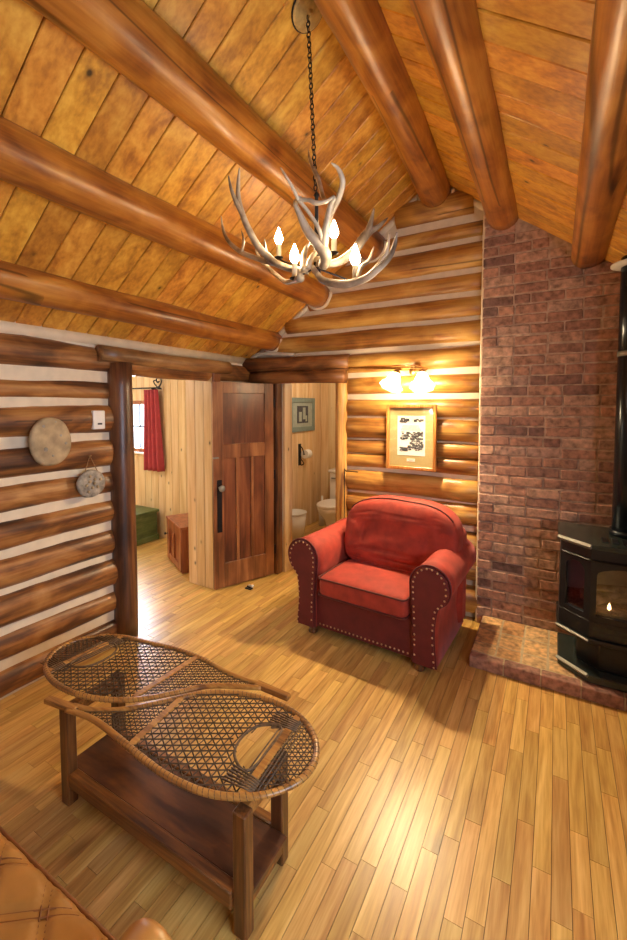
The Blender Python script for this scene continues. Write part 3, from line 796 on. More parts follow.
tube(bm, cr([(-4.37, BWY-.075, 1.905), (-4.33, BWY-.075, 1.93), (-4.30, BWY-.075, 1.99), (-4.34, BWY-.075, 2.04), (-4.39, BWY-.075, 2.01), (-4.37, BWY-.075, 1.97), (-4.34, BWY-.075, 1.985)], 5), .009, 6)
tube(bm, cr([(-4.36, BWY-.075, 1.905), (-4.42, BWY-.075, 1.95), (-4.44, BWY-.075, 1.99), (-4.41, BWY-.075, 2.0)], 5), .008, 6)
tube(bm, [(-4.36, BWY-.075, 1.905), (-4.31, BWY-.07, 1.89)], [.02, .008], 8)
obj('finial', bm, M['iron'], cro, smooth=True)
for bx_ in (-4.40, -5.45):
    bm = BM(); tube(bm, [(bx_, BWY-.002, 1.89), (bx_, BWY-.075, 1.895)], .008, 6); obj('bracket', bm, M['iron'], cro)
for o_ in cro.children:
    if o_.name.startswith(('finial', 'rod')): o_.location.x += .08
# green chest
ch = thing('green_chest', 'weathered green painted blanket chest along far side of bedroom', 'chest', (-4.55, 3.1, 0))
bm = BM(); boxr(bm, -4.76, -4.335, 2.62, 3.62, .05, .35); obj('chest_body', bm, M['green'], ch, bevel=.004)
bm = BM(); boxr(bm, -4.78, -4.315, 2.60, 3.64, .352, .385); obj('lid', bm, M['green'], ch, bevel=.006)
bm = BM(); boxr(bm, -4.775, -4.32, 2.605, 3.635, .002, .07); obj('plinth', bm, M['green'], ch, bevel=.006)
bm = BM(); boxr(bm, -4.335, -4.325, 3.02, 3.08, .28, .36); obj('hasp', bm, M['iron'], ch)
# red-brown cabinet, turned a little
cb = thing('small_cabinet', 'small red-brown wooden cabinet beside the bedroom doorway jamb', 'cabinet', (-3.21, 2.955, 0), rotz=math.atan2(.26, -.5)+PI)
# local: x from -.55..0 (front face along x at y=0), depth +y
def cpart(name, r, mat, par=None, bev=.003, **k):
    bm = BM()
    for q in r: boxr(bm, *q)
    return obj(name, bm, M[mat], par or cb, local=True, bevel=bev, **k)
cpart('cabinet_body', [(-.53, 0, .015, .36, .002, .45)], 'cabinet')
cpart('top_board', [(-.55, .015, -.005, .375, .452, .475)], 'cabinet')
cpart('door_frame', [(-.53, -.44, 0, .014, .02, .45), (-.09, 0, 0, .014, .02, .45), (-.44, -.09, 0, .014, .36, .45), (-.44, -.09, 0, .014, .02, .09), (-.30, -.25, 0, .014, .09, .36)], 'cabinet')
cpart('side_panel', [(.001, .008, .06, .32, .05, .40)], 'cabinet')
bm = BM(); lathe(bm, [(.006, 0), (.006, -.02), (.016, -.028), (.012, -.04)], (-.485, 0, .3), 12, axis='y'); obj('knob', bm, M['iron'], cb, local=True, smooth=True)

# ------------------------------------------------------------------ things on the left wall
def disc(name, label, cat, c, ry, rz, th, mat, seed, ring=False):
    bm = BM(); n = 40; R = []
    for (s, dx) in ((.96, 0), (1, .3), (.98, .75), (.9, 1.0), (.6, .92), (.3, .86), (.02, .84)):
        rg = []
        for k in range(n):
            a = 2*PI*k/n; q = 1+.06*noise.noise(Vector((math.cos(a)*1.3+seed, math.sin(a)*1.3, 0)))
            rr = noise.noise(Vector((math.cos(a)*s*3+seed, math.sin(a)*s*3, 2)))*.15 if s < .95 else 0
            rg.append(bm.verts.new((c[0]+th*(dx+rr), c[1]+math.cos(a)*ry*s*q, c[2]+math.sin(a)*rz*s*q)))
        R.append(rg)
    for A, B in zip(R, R[1:]):
        for k in range(n): bm.faces.new((A[k], A[(k+1) % n], B[(k+1) % n], B[k]))
    bm.faces.new(R[0][::-1]); bm.faces.new(R[-1])
    return bm
d1 = thing('wall_plaque', 'large round tan stone plaque on left log wall', 'plaque', (-2.665, 1.435, 1.465))
obj('disc', disc('', '', '', (-2.662, 1.435, 1.465), .125, .148, .03, None, 3), M['stone'], d1, smooth=True)
for y, z, r_ in ((1.39, 1.56, .013), (1.46, 1.585, .01), (1.49, 1.50, .012), (1.40, 1.42, .016), (1.52, 1.45, .014), (1.44, 1.38, .01)):
    bm = BM(); lathe(bm, [(r_, 0), (r_*.6, .006), (.001, .008)], (-2.638, y, z), 8, axis='x'); obj('raised_mark', bm, M['stone_g'], d1, smooth=True)
d2 = thing('wall_plaque', 'small round grey carved plaque hung on twine on left log wall', 'plaque', (-2.66, 1.685, 1.165))
obj('disc', disc('', '', '', (-2.66, 1.685, 1.17), .098, .092, .025, None, 9), M['stone_g'], d2, smooth=True)
bm = BM(); tube(bm, [(-2.645, 1.64, 1.245), (-2.655, 1.685, 1.355), (-2.645, 1.73, 1.245)], .003, 5); tube(bm, [(-2.67, 1.685, 1.35), (-2.64, 1.685, 1.355)], .004, 6)
obj('twine', bm, M['twine'], d2)
for k in range(9):
    a = k*2.4; r_ = .015+.006*k; bm = BM()
    lathe(bm, [(.011, 0), (.008, .007), (.001, .009)], (-2.638, 1.685+math.cos(a)*r_, 1.17+math.sin(a)*r_), 8, axis='x'); obj('raised_mark', bm, M['stone'], d2, smooth=True)
th_ = thing('thermostat', 'white square thermostat on left log wall beside dark post', 'thermostat', (-2.66, 1.755, 1.585))
bm = BM(); boxr(bm, -2.685, -2.652, 1.715, 1.80, 1.525, 1.65); obj('housing', bm, M['plastic'], th_, bevel=.006, seg=2)
bm = BM(); boxr(bm, -2.652, -2.649, 1.745, 1.775, 1.555, 1.567); obj('display', bm, M['ink'], th_)

# ------------------------------------------------------------------ framed print and sconce on the back wall
FX0, FX1, FZ0, FZ1, FY = -1.232, -.818, 1.158, 1.692, 3.415
fp = thing('framed_print', 'oak framed black and white print with olive mat on log wall', 'picture', ((FX0+FX1)/2, FY, FZ0))
bm = BM(); fw_ = .026
for a, b_, c, d in ((FX0, FX0+fw_, FZ0, FZ1), (FX1-fw_, FX1, FZ0, FZ1), (FX0+fw_, FX1-fw_, FZ0, FZ0+fw_), (FX0+fw_, FX1-fw_, FZ1-fw_, FZ1)): boxr(bm, a, b_, FY-.03, FY+.0, c, d)
obj('frame', bm, M['frame'], fp, bevel=.003)
bm = BM(); boxr(bm, FX0+fw_, FX1-fw_, FY-.012, FY-.004, FZ0+fw_, FZ1-fw_); obj('mat_board', bm, M['mat'], fp)
cx = (FX0+FX1)/2+.0; pz0, pz1 = 1.275, 1.60; px0, px1 = cx-.115, cx+.115
bm = BM(); boxr(bm, px0, px1, FY-.0135, FY-.012, pz0, pz1); obj('paper', bm, M['paper'], fp)
random.seed(11)
for (a, b_, c, d, n) in ((-.10, -.02, .265, .305, 16), (.02, .10, .27, .295, 10), (-.095, .095, .125, .195, 40), (-.10, -.03, .03, .065, 14), (-.03, .10, .035, .12, 34)):
    bm = BM(); n = int(n*1.9)
    for k in range(n):
        w_ = random.uniform(.008, .03); h_ = random.uniform(.004, .014)
        x = cx+random.uniform(a, b_-w_*.5); z = pz0+random.uniform(c, d-h_*.5)
        x2 = min(x+w_, cx+b_+.005)
        boxr(bm, x, x2, FY-.0145-.00002*k, FY-.0135, z, z+h_)
    obj('printed_scene', bm, M['ink'], fp)
bm = BM()
for k in range(5): boxr(bm, cx-.085+.004*k, cx+.085-.006*k, FY-.0145, FY-.0135, pz0+.207+k*.009, pz0+.210+k*.009)
obj('printed_lines', bm, M['ink2'], fp)
bm = BM(); boxr(bm, cx-.034, cx+.034, FY-.0135, FY-.012, FZ0+.068, FZ0+.092); obj('name_plate', bm, M['paper'], fp)
bm = BM()
boxr(bm, cx-.025, cx+.025, FY-.0142, FY-.0135, FZ0+.082, FZ0+.085); boxr(bm, cx-.018, cx+.018, FY-.0142, FY-.0135, FZ0+.075, FZ0+.077)
obj('name_lines', bm, M['ink2'], fp)
bm = BM(); boxr(bm, FX0+fw_, FX1-fw_, FY-.022, FY-.020, FZ0+fw_, FZ1-fw_); obj('glass', bm, M['glass'], fp)

def shade_mat():
    m = bpy.data.materials.new('frosted_shade'); m.use_nodes = True; nt = m.node_tree
    for n in list(nt.nodes): nt.nodes.remove(n)
    o = nt.nodes.new('ShaderNodeOutputMaterial'); t = nt.nodes.new('ShaderNodeBsdfTranslucent'); d = nt.nodes.new('ShaderNodeBsdfPrincipled')
    tr_ = nt.nodes.new('ShaderNodeBsdfTransparent'); mx = nt.nodes.new('ShaderNodeMixShader'); m2 = nt.nodes.new('ShaderNodeMixShader')
    t.inputs[0].default_value = (1, .93, .8, 1); d.inputs['Base Color'].default_value = (.9, .86, .78, 1); d.inputs['Roughness'].default_value = .2
    mx.inputs[0].default_value = .3; m2.inputs[0].default_value = .12
    nt.links.new(t.outputs[0], mx.inputs[1]); nt.links.new(d.outputs[0], mx.inputs[2])
    nt.links.new(mx.outputs[0], m2.inputs[1]); nt.links.new(tr_.outputs[0], m2.inputs[2]); nt.links.new(m2.outputs[0], o.inputs[0]); return m
M['shade'] = shade_mat()
sc = thing('wall_sconce', 'brass two-arm wall sconce with lit bell glass shades above the print', 'wall lamp', (-1.01, 3.40, 1.9))
bm = BM(); lathe(bm, [(.052, 0), (.05, -.014), (.03, -.024), (.012, -.03)], (-1.0, 3.425, 1.965), 24, axis='y'); boxr(bm, -1.03, -.97, 3.42, 3.44, 1.93, 2.0)
obj('back_plate', bm, M['brass'], sc, smooth=False)
for sx, tx, tz in ((-1, -1.115, 1.925), (1, -.905, 1.92)):
    bm = BM(); tube(bm, cr([(-1.0, 3.40, 1.965), (-1.0+sx*.03, 3.35, 2.0), ((tx-1.0)/2-.5+.5*0, 3.33, 2.005), (tx+sx*-.01, 3.31, 1.975), (tx, 3.27, tz+.03)], 6), .006, 8)
    obj('arm', bm, M['brass'], sc, smooth=True)
    R_ = Matrix.Rotation(-sx*.20, 3, 'Y') @ Matrix.Rotation(-.55, 3, 'X')
    bm = BM(); lathe(bm, [(.012, .045), (.026, .035), (.03, .01), (.026, 0)], (tx, 3.27, tz), 20, M_=R_); obj('socket_cap', bm, M['brass'], sc, smooth=True)
    bm = BM(); n = 32; rings = []
    for r_, h_ in [(.028, .006), (.040, -.014), (.050, -.042), (.058, -.070), (.074, -.092), (.094, -.108)]:
        rg = []
        for k in range(n):
            a = 2*PI*k/n; sc_ = 1+(.05*math.sin(a*8) if h_ < -.07 else 0)
            rg.append(bm.verts.new(Vector((tx, 3.27, tz)) + R_ @ Vector((r_*sc_*math.cos(a), r_*sc_*math.sin(a), h_))))
        rings.append(rg)
    for A, B in zip(rings, rings[1:]):
        for k in range(n): bm.faces.new((A[k], A[(k+1) % n], B[(k+1) % n], B[k]))
    obj('glass_shade', bm, M['shade'], sc, smooth=True)
    bm = BM(); lathe(bm, [(.008, 0), (.018, -.02), (.024, -.045), (.016, -.064), (.002, -.07)], (tx, 3.27, tz), 12, M_=R_)
    obj('light_bulb', bm, M['bulb2'], sc, smooth=True)
# outlet plate & conduit
bm = BM(); boxr(bm, -1.60, -1.50, 3.50, 3.508, 1.13, 1.185)
so = tag(obj('switch_plate', bm, M['chink'], bevel=.003), 'small cream switch plate between logs left of the print', 'switch')
bm = BM(); tube(bm, cr([(-1.50, 3.42, 1.10), (-1.61, 3.41, 1.10), (-1.625, 3.405, 1.08), (-1.625, 3.402, .6), (-1.625, 3.40, .02)], 5), .005, 6)
tag(obj('electric_cord', bm, M['iron'], smooth=True), 'thin black cord running down beside the amber doorway post', 'cord')

# ------------------------------------------------------------------ chandelier
ANT = {
'A1' : [(-0.978, 1.664, 2.282), (-1.056, 1.653, 2.299), (-1.128, 1.642, 2.33), (-1.172, 1.631, 2.366), (-1.218, 1.62, 2.416), (-1.264, 1.608, 2.498), (-1.293, 1.597, 2.573), (-1.307, 1.586, 2.644), (-1.297, 1.575, 2.709), (-1.281, 1.564, 2.762)] ,
'A1b' : [(-1.290, 1.598, 2.56), (-1.306, 1.571, 2.615), (-1.315, 1.547, 2.666), (-1.312, 1.524, 2.719)] ,
'A1c' : [(-1.129, 1.644, 2.331), (-1.196, 1.664, 2.357), (-1.285, 1.684, 2.396), (-1.391, 1.704, 2.45), (-1.482, 1.724, 2.52), (-1.539, 1.744, 2.596), (-1.572, 1.764, 2.687)] ,
'A1d' : [(-1.378, 1.694, 2.441), (-1.378, 1.709, 2.503), (-1.411, 1.734, 2.569)] ,
'A1e' : [(-1.175, 1.644, 2.351), (-1.258, 1.704, 2.417), (-1.338, 1.754, 2.485), (-1.396, 1.804, 2.542)] ,
'A1f' : [(-1.172, 1.634, 2.362), (-1.225, 1.684, 2.424), (-1.267, 1.734, 2.5)] ,
'A2' : [(-0.981, 1.604, 2.236), (-1.056, 1.665, 2.249), (-1.14, 1.727, 2.272), (-1.228, 1.788, 2.329), (-1.321, 1.85, 2.395), (-1.411, 1.911, 2.464), (-1.498, 1.973, 2.551), (-1.551, 2.034, 2.648)] ,
'A3a' : [(-0.88, 1.62, 2.27), (-0.85, 1.591, 2.304), (-0.868, 1.557, 2.345), (-0.907, 1.534, 2.401), (-0.928, 1.511, 2.46), (-0.933, 1.487, 2.495), (-0.895, 1.464, 2.496)] ,
'A3b' : [(-0.909, 1.464, 2.492), (-0.864, 1.474, 2.486), (-0.834, 1.484, 2.471), (-0.795, 1.494, 2.474), (-0.765, 1.504, 2.49)] ,
'A3c' : [(-0.904, 1.464, 2.491), (-0.888, 1.484, 2.468), (-0.873, 1.504, 2.442), (-0.843, 1.524, 2.384), (-0.85, 1.56, 2.345)] ,
'A3d' : [(-0.848, 1.57, 2.335), (-0.818, 1.537, 2.399), (-0.791, 1.521, 2.465), (-0.765, 1.504, 2.486)] ,
'A3e' : [(-0.85, 1.584, 2.315), (-0.814, 1.556, 2.433), (-0.76, 1.528, 2.491), (-0.729, 1.5, 2.532), (-0.733, 1.472, 2.567), (-0.748, 1.444, 2.58)] ,
'A3f' : [(-0.80, 1.50, 2.476), (-0.86, 1.584, 2.545), (-0.924, 1.657, 2.664), (-1.007, 1.731, 2.802), (-1.058, 1.804, 2.898)] ,
'A3g' : [(-0.904, 1.464, 2.491), (-0.916, 1.424, 2.539), (-0.935, 1.384, 2.586)] ,
'A4' : [(-0.92, 1.634, 2.30), (-0.862, 1.667, 2.295), (-0.828, 1.701, 2.315), (-0.79, 1.734, 2.353), (-0.761, 1.767, 2.414), (-0.744, 1.801, 2.47), (-0.735, 1.834, 2.564)] ,
'A4b' : [(-0.757, 1.774, 2.419), (-0.746, 1.824, 2.466), (-0.724, 1.864, 2.495), (-0.696, 1.904, 2.542)] ,
'A5' : [(-0.95, 1.654, 2.292), (-0.916, 1.63, 2.254), (-0.864, 1.606, 2.207), (-0.756, 1.583, 2.173), (-0.662, 1.559, 2.174), (-0.601, 1.535, 2.194), (-0.548, 1.511, 2.219), (-0.517, 1.488, 2.25), (-0.5, 1.464, 2.287)] ,
'A5b' : [(-0.63, 1.548, 2.184), (-0.599, 1.567, 2.231), (-0.588, 1.601, 2.277), (-0.588, 1.634, 2.36)] ,
'A5c' : [(-0.698, 1.564, 2.175), (-0.696, 1.604, 2.237), (-0.678, 1.644, 2.274), (-0.674, 1.684, 2.338)] ,
'K1' : [(-0.979, 1.634, 2.278), (-0.998, 1.657, 2.34), (-0.996, 1.681, 2.391), (-0.994, 1.704, 2.42)] ,
'K2' : [(-0.957, 1.624, 2.28), (-0.939, 1.644, 2.339), (-0.905, 1.664, 2.36), (-0.891, 1.684, 2.338)] ,
'K3' : [(-0.985, 1.654, 2.319), (-0.934, 1.654, 2.324), (-0.88, 1.654, 2.31)] ,
}
RAD = {'A1': [.017, .017, .018, .02, .019, .018, .016, .014, .010, .003], 'A1b': [.012, .012, .009, .003], 'A1c': [.015, .015, .014, .014, .012, .009, .003],
 'A1d': [.009, .008, .002], 'A1e': [.011, .010, .008, .003], 'A1f': [.010, .008, .002], 'A2': [.022, .014, .013, .013, .013, .012, .009, .003],
 'A3a': [.018, .024, .022, .017, .012, .009, .008], 'A3b': [.010, .009, .011, .008, .006], 'A3c': [.009, .009, .009, .010, .012], 'A3d': [.017, .014, .011, .007],
 'A3e': [.012, .013, .014, .013, .009, .003], 'A3f': [.011, .011, .012, .008, .003], 'A3g': [.009, .007, .003],
 'A4': [.015, .015, .016, .018, .018, .013, .003], 'A4b': [.017, .014, .010, .003], 'A5': [.013, .014, .018, .019, .017, .016, .013, .009, .003],
 'A5b': [.012, .011, .009, .003], 'A5c': [.011, .010, .008, .003], 'K1': [.018, .016, .012, .005], 'K2': [.015, .013, .012, .008], 'K3': [.012, .013, .010]}
cd = thing('antler_chandelier', 'antler chandelier with lit flame bulbs hanging on a chain from ceiling', 'chandelier', (-.96, 1.684, 2.3))
def antler(keys):
    bm = BM()
    for k in keys:
        p = cr(ANT[k], 5); tube(bm, p, [q*(1.12 if k in ('A3a', 'A4', 'A3d', 'A4b') else .88) for q in lerp_list(RAD[k], len(p))], 9)
    o = obj('antler', bm, M['antler'], cd, smooth=True)
antler(['A1', 'A1b', 'A1c', 'A1d', 'A1e', 'A1f']); antler(['A2']); antler(['A3a', 'A3b', 'A3c', 'A3d', 'A3e', 'A3f', 'A3g'])
antler(['A4', 'A4b']); antler(['A5', 'A5b', 'A5c']); antler(['K1', 'K2', 'K3'])
bm = BM(); lathe(bm, [(.001, -.01), (.02, 0), (.012, .05), (.008, .33), (.014, .34), (.002, .36)], (-.955, 1.70, 2.28), 12); hub = obj('centre_stem', bm, M['iron'], cd, smooth=True)
for (bx, by, bz) in ((-1.262, 1.85, 2.54), (-1.030, 1.634, 2.345), (-.918, 1.80, 2.488), (-.715, 1.59, 2.272)):
    # arm support wire + sleeve + bulb, bulb centre at (bx,by,bz)
    bm = BM(); lathe(bm, [(.012, -.095), (.012, -.03)], (bx, by, bz), 12)
    cs = obj('candle_sleeve', bm, M['sleeve'], cd, smooth=False)
    bm = BM(); lathe(bm, [(.010, -.105), (.022, -.098), (.022, -.094), (.012, -.09)], (bx, by, bz), 14)
    tube(bm, cr([(bx, by, bz-.10), (bx*.75-.955*.25, by*.75+1.68*.25, bz*.7+2.27*.3-.065), (-.955, 1.69, 2.30)], 6), .004, 6)
    obj('socket_arm', bm, M['iron'], cs, smooth=False)
    bm = BM(); lathe(bm, [(.009, -.03), (.020, -.012), (.021, .004), (.013, .028), (.002, .055)], (bx, by, bz), 10)
    obj('flame_bulb', bm, M['bulb'], cs, smooth=True)
# chain of links
CT = Vector((-.99, 1.684, 3.385)); CB = Vector((-.957, 1.695, 2.64))
nl = 34
bm = BM()
for k in range(nl):
    c = CT.lerp(CB, (k+.5)/nl); hl = (CT-CB).length/nl*.62; wd = .0085
    ax = Vector((1, 0, 0)) if k % 2 else Vector((0, 1, 0))
    pts = [c+ax*(wd*math.cos(a))+Vector((0, 0, hl*math.sin(a))) for a in [2*PI*j/10 for j in range(10)]]
    tube(bm, pts, .0028, 5, closed=True, upref=(0, 1, 0) if k % 2 else (1, 0, 0))
obj('chain', bm, M['iron'], cd, smooth=True)
bm = BM(); tube(bm, cr([CT+Vector((.004, 0, 0)), CT.lerp(CB, .3)+Vector((.006, .004, 0)), CT.lerp(CB, .6)-Vector((.006, 0, 0)), CB], 6), .0018, 5); obj('lamp_wire', bm, M['brass'], cd)
slope = Matrix.Rotation(math.atan(SL), 3, 'Y')
slope = Matrix.Rotation(-math.atan(SL), 3, 'Y')
bm = BM(); lathe(bm, [(.078, .01), (.078, -.006), (.070, -.012), (.040, -.016), (.016, -.020), (.006, -.030)], (-.99, 1.684, roof(-.99)-.004), 28, M_=slope)
cn_ = obj('canopy', bm, M['canopy'], cd, smooth=False, label='round aged brass ceiling canopy')

bm = BM(); tube(bm, [Vector((-.99, 1.684, roof(-.99)-.004))+slope @ Vector((.079*math.cos(a), .079*math.sin(a), 0)) for a in [2*PI*k/32 for k in range(32)]], .005, 6, closed=True, upref=tuple(slope @ Vector((0, 0, 1))))
obj('canopy_rim', bm, M['iron'], cn_, smooth=True)
# ------------------------------------------------------------------ armchair
CH0 = len(bpy.data.objects)
ac = thing('armchair', 'red velvet roll-arm armchair with brass nailhead trim by log wall', 'armchair', (-1.09, 3.0, 0))
AY0, AY1 = 2.66, 3.35
def arm_profile(cx, side, r=.135, zc=.565, inner=.0):
    """closed outline in xz; side=+1 right arm (scroll outwards to +x)"""
    pts = []
    # from inner bottom up the inside, round the scroll and down the outside
    xi = cx-side*.115; xo = cx-side*(-.035)
    pts.append((xi, .055)); pts.append((xi-side*.004, .3)); pts.append((xi-side*.015, .46))
    for k in range(15):
        a = PI-(PI*1.32)*k/14
        pts.append((cx+side*math.cos(a)*r, zc+math.sin(a)*r*.98))
    pts.append((cx+side*.05, zc-.135)); pts.append((xo+side*.002, .36)); pts.append((xo-side*.005, .25)); pts.append((xo+side*.012, .055))
    return pts
NAIL = [None]
def nail(p, par):
    if NAIL[0] is None:
        b = BM(); lathe(b, [(.0072, 0), (.0055, -.003), (.001, -.005)], (0, 0, 0), 8, axis='y')
        o = obj('nailhead', b, M['nail'], par, local=True, smooth=True); NAIL[0] = o
    else:
        o = NAIL[0].copy(); COL.objects.link(o); o.parent = par
    o.location = Vector(p)-loc_of(par)
for side, cx in ((-1, -1.60), (1, -.60)):
    pr = arm_profile(cx, side)
    bm = BM()
    nst = 9; R = []
    for k in range(nst):
        t = k/(nst-1); y = AY0+.02+t*(AY1-AY0-.02)
        rg = []
        for (x, z) in pr:
            zz = z+(.012*t if z > .4 else 0)+(-.02*math.sin(t*PI)*(1 if z > .6 else 0))*.5
            xx = x-side*.012*t
            q = noise.noise(Vector((x*5, y*4, z*5)))*.006
            rg.append(bm.verts.new((xx+q, y, zz+q)))
        R.append(rg)
    n = len(pr)
    for A, B in zip(R, R[1:]):
        for i in range(n): bm.faces.new((A[i], A[(i+1) % n], B[(i+1) % n], B[i]))
    bm.faces.new(R[0][::-1]); bm.faces.new(R[-1])
    arm = obj('arm', bm, M['velvet'], ac, smooth=True)
    # front panel (darker, slightly inset outline)
    cxp = sum(p[0] for p in pr)/n; czp = .45
    pin = [(cx+(x-cx)*.93, .06+(z-.06)*.985) for x, z in pr]
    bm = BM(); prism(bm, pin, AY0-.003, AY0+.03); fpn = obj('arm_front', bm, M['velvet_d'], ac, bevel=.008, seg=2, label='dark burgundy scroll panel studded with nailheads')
    # piping round the panel
    bm = BM(); tube(bm, [(x, AY0+.012, z) for x, z in cr([(p[0], p[1], 0) for p in pr], 3) for x, z in [(x, z)]] if False else [(v.x, AY0+.014, v.y) for v in cr([(p[0], p[1], 0) for p in pr], 2)], .006, 6)
    obj('piping', bm, M['velvet_d'], arm, smooth=True)
    # nailheads along the outline
    path = cr([(cx+(x-cx)*.80, .075+(z-.06)*.95, 0) for x, z in pr], 8)
    acc = 0; last = path[0]; cnt = 0
    for v in path:
        acc += (v-last).length; last = v
        if acc > .0335 and cnt < 42:
            acc = 0; cnt += 1; nail((v.x, AY0-.003, v.y), fpn)
# base body
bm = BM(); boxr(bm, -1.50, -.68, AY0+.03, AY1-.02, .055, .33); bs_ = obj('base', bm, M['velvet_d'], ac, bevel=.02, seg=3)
for k in range(24): nail((-1.45+k*.0318, AY0+.029, .088), bs_)
# feet
for fx, fy in ((-1.52, 2.70), (-.67, 2.70), (-1.50, 3.24), (-.71, 3.24)):
    bm = BM(); lathe(bm, [(.022, .001), (.034, .008), (.036, .022), (.026, .034), (.034, .045), (.036, .056)], (fx, fy, 0), 18); obj('bun_foot', bm, M['bench_leg'], ac, smooth=True)
def pillow(x0, x1, y0, y1, z0, z1, nx=28, ny=22, puff=.5, e=.25, fn=None, big=False):
    """superellipsoid-ish cushion"""
    bm = BM(); cx, cy, cz = (x0+x1)/2, (y0+y1)/2, (z0+z1)/2; hx_, hy_, hz_ = (x1-x0)/2, (y1-y0)/2, (z1-z0)/2
    def sp_(c, p): return math.copysign(abs(c)**p, c)
    R = []
    NU, NV = (56, 28) if not big else (150, 90)
    for j in range(1, NV):
        ph = -PI/2+PI*j/NV; rg = []
        for i in range(NU):
            th = 2*PI*i/NU
            x = sp_(math.cos(ph), puff)*sp_(math.cos(th), e); y = sp_(math.cos(ph), puff)*sp_(math.sin(th), e); z = sp_(math.sin(ph), puff)
            p = Vector((cx+x*hx_, cy+y*hy_, cz+z*hz_))
            if fn: p = fn(p, x, y, z)
            rg.append(bm.verts.new(p))
        R.append(rg)
    for A, B in zip(R, R[1:]):
        for k in range(NU): bm.faces.new((A[k], A[(k+1) % NU], B[(k+1) % NU], B[k]))
    bm.faces.new(R[0][::-1]); bm.faces.new(R[-1])
    return bm
def seatfn(p, x, y, z):
    p.z += .012*(1-x*x)*(1-y*y)*(1 if z > 0 else 0)+noise.noise(Vector((p.x*6, p.y*6, 3)))*.005; return p
sc_ = obj('seat_cushion', pillow(-1.435, -.745, 2.625, 3.10, .315, .475, puff=.32, e=.16, fn=seatfn), M['velvet'], ac, smooth=True)
def rrect(x0, x1, y0, y1, z, r=.03, k=5):
    out = []
    for cx, cy, a0 in ((x1-r, y1-r, 0), (x0+r, y1-r, PI/2), (x0+r, y0+r, PI), (x1-r, y0+r, 3*PI/2)):
        for i in range(k+1): a = a0+PI/2*i/k; out.append((cx+r*math.cos(a), cy+r*math.sin(a), z))
    return out
bm = BM(); bm.free()
for z in (.455, .336):
    bm = BM(); tube(bm, rrect(-1.433, -.747, 2.626, 3.098, z), .0065, 6, closed=True); obj('piping', bm, M['piping'], sc_, smooth=True)
# back frame with camel-hump top
def backtop(x): 
    t = (x+1.03)/.50
    return .76+.11*max(0, 1-t*t)**.8
bm = BM(); prof = [(-1.52, .1)]+[(-1.52+.98*k/20, backtop(-1.52+.98*k/20)) for k in range(21)]+[(-.54, .1)]
prism(bm, prof, 3.19, 3.335); obj('back_frame', bm, M['velvet'], ac, smooth=False, bevel=.035, seg=4)
def backfn(p, x, y, z):
    if z > 0: p.z += .05*(1-abs(x)**2.5)-.035*abs(x)**4
    # lean back with height
    p.y += (p.z-.5)*.22
    if y < 0:
        wq = math.exp(-((p.x+1.0)/.36)**4)*math.exp(-((p.z-.66)/.17)**4)
        u_ = p.x*5+p.z*7+1.5*noise.noise(Vector((p.x*4, 2, p.z*4))); n = noise.noise(Vector((u_*.8, 4, p.z*19-p.x*3)))
        p.y += wq*(.014-max(0, .22-abs(n))*.16)*-1.0+noise.noise(Vector((p.x*5, 1, p.z*5)))*.02
    return p
bc = obj('back_cushion', pillow(-1.465, -.535, 2.98, 3.20, .46, .925, puff=.42, e=.34, fn=backfn, big=True), M['velvet'], ac, smooth=True)
bm = BM(); pts = []
for k in range(41):
    x = -.90+1.80*k/40; y = -.62
    z = max(0, 1-(abs(x)**(2/.34)+abs(y)**(2/.34))**(.34/.42))**(.42/2)
    pts.append(backfn(Vector((-1.0+x*.465, 3.09+y*.11, .6925+z*.2325)), x, y, z)+Vector((0, -.002, .002)))
tube(bm, pts, .006, 6); obj('piping', bm, M['piping'], bc, smooth=True)

ac.location = (-1.095, 2.955, 0); ac.rotation_euler = (0, 0, math.radians(-4)); ac.scale = (.96, 1.03, 1)
# ------------------------------------------------------------------ bench (snowshoe table)
TZ = .425
tb = thing('coffee_table', 'rustic wooden coffee table frame with low shelf under the snowshoes', 'table', (-1.3, 1.1, 0))
legs = [(-1.755, .985), (-.825, .995), (-1.775, 1.235), (-.85, 1.235)]
for lx, ly in legs:
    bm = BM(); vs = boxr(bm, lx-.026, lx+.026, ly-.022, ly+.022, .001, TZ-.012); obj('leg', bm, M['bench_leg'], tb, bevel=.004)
bm = BM()
for z in (.25,): tube(bm, [(-1.755, .96, .20), (-1.755, .955, .23)], .02, 8)
bm.free()
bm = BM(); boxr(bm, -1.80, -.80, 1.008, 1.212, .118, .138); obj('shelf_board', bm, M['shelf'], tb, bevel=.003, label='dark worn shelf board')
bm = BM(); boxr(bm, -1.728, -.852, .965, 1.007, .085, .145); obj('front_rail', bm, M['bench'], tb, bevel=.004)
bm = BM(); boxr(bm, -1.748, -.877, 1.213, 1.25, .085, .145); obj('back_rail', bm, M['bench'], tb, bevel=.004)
for lx in (-1.765, -.837):
    bm = BM(); boxr(bm, lx-.018, lx+.018, 1.018, 1.212, .06, .117); obj('end_rail', bm, M['bench'], tb, bevel=.004)
    bm = BM(); boxr(bm, lx-.024, lx+.024, 1.008, 1.212, TZ-.055, TZ-.013); obj('top_rail', bm, M['bench'], tb, bevel=.004)

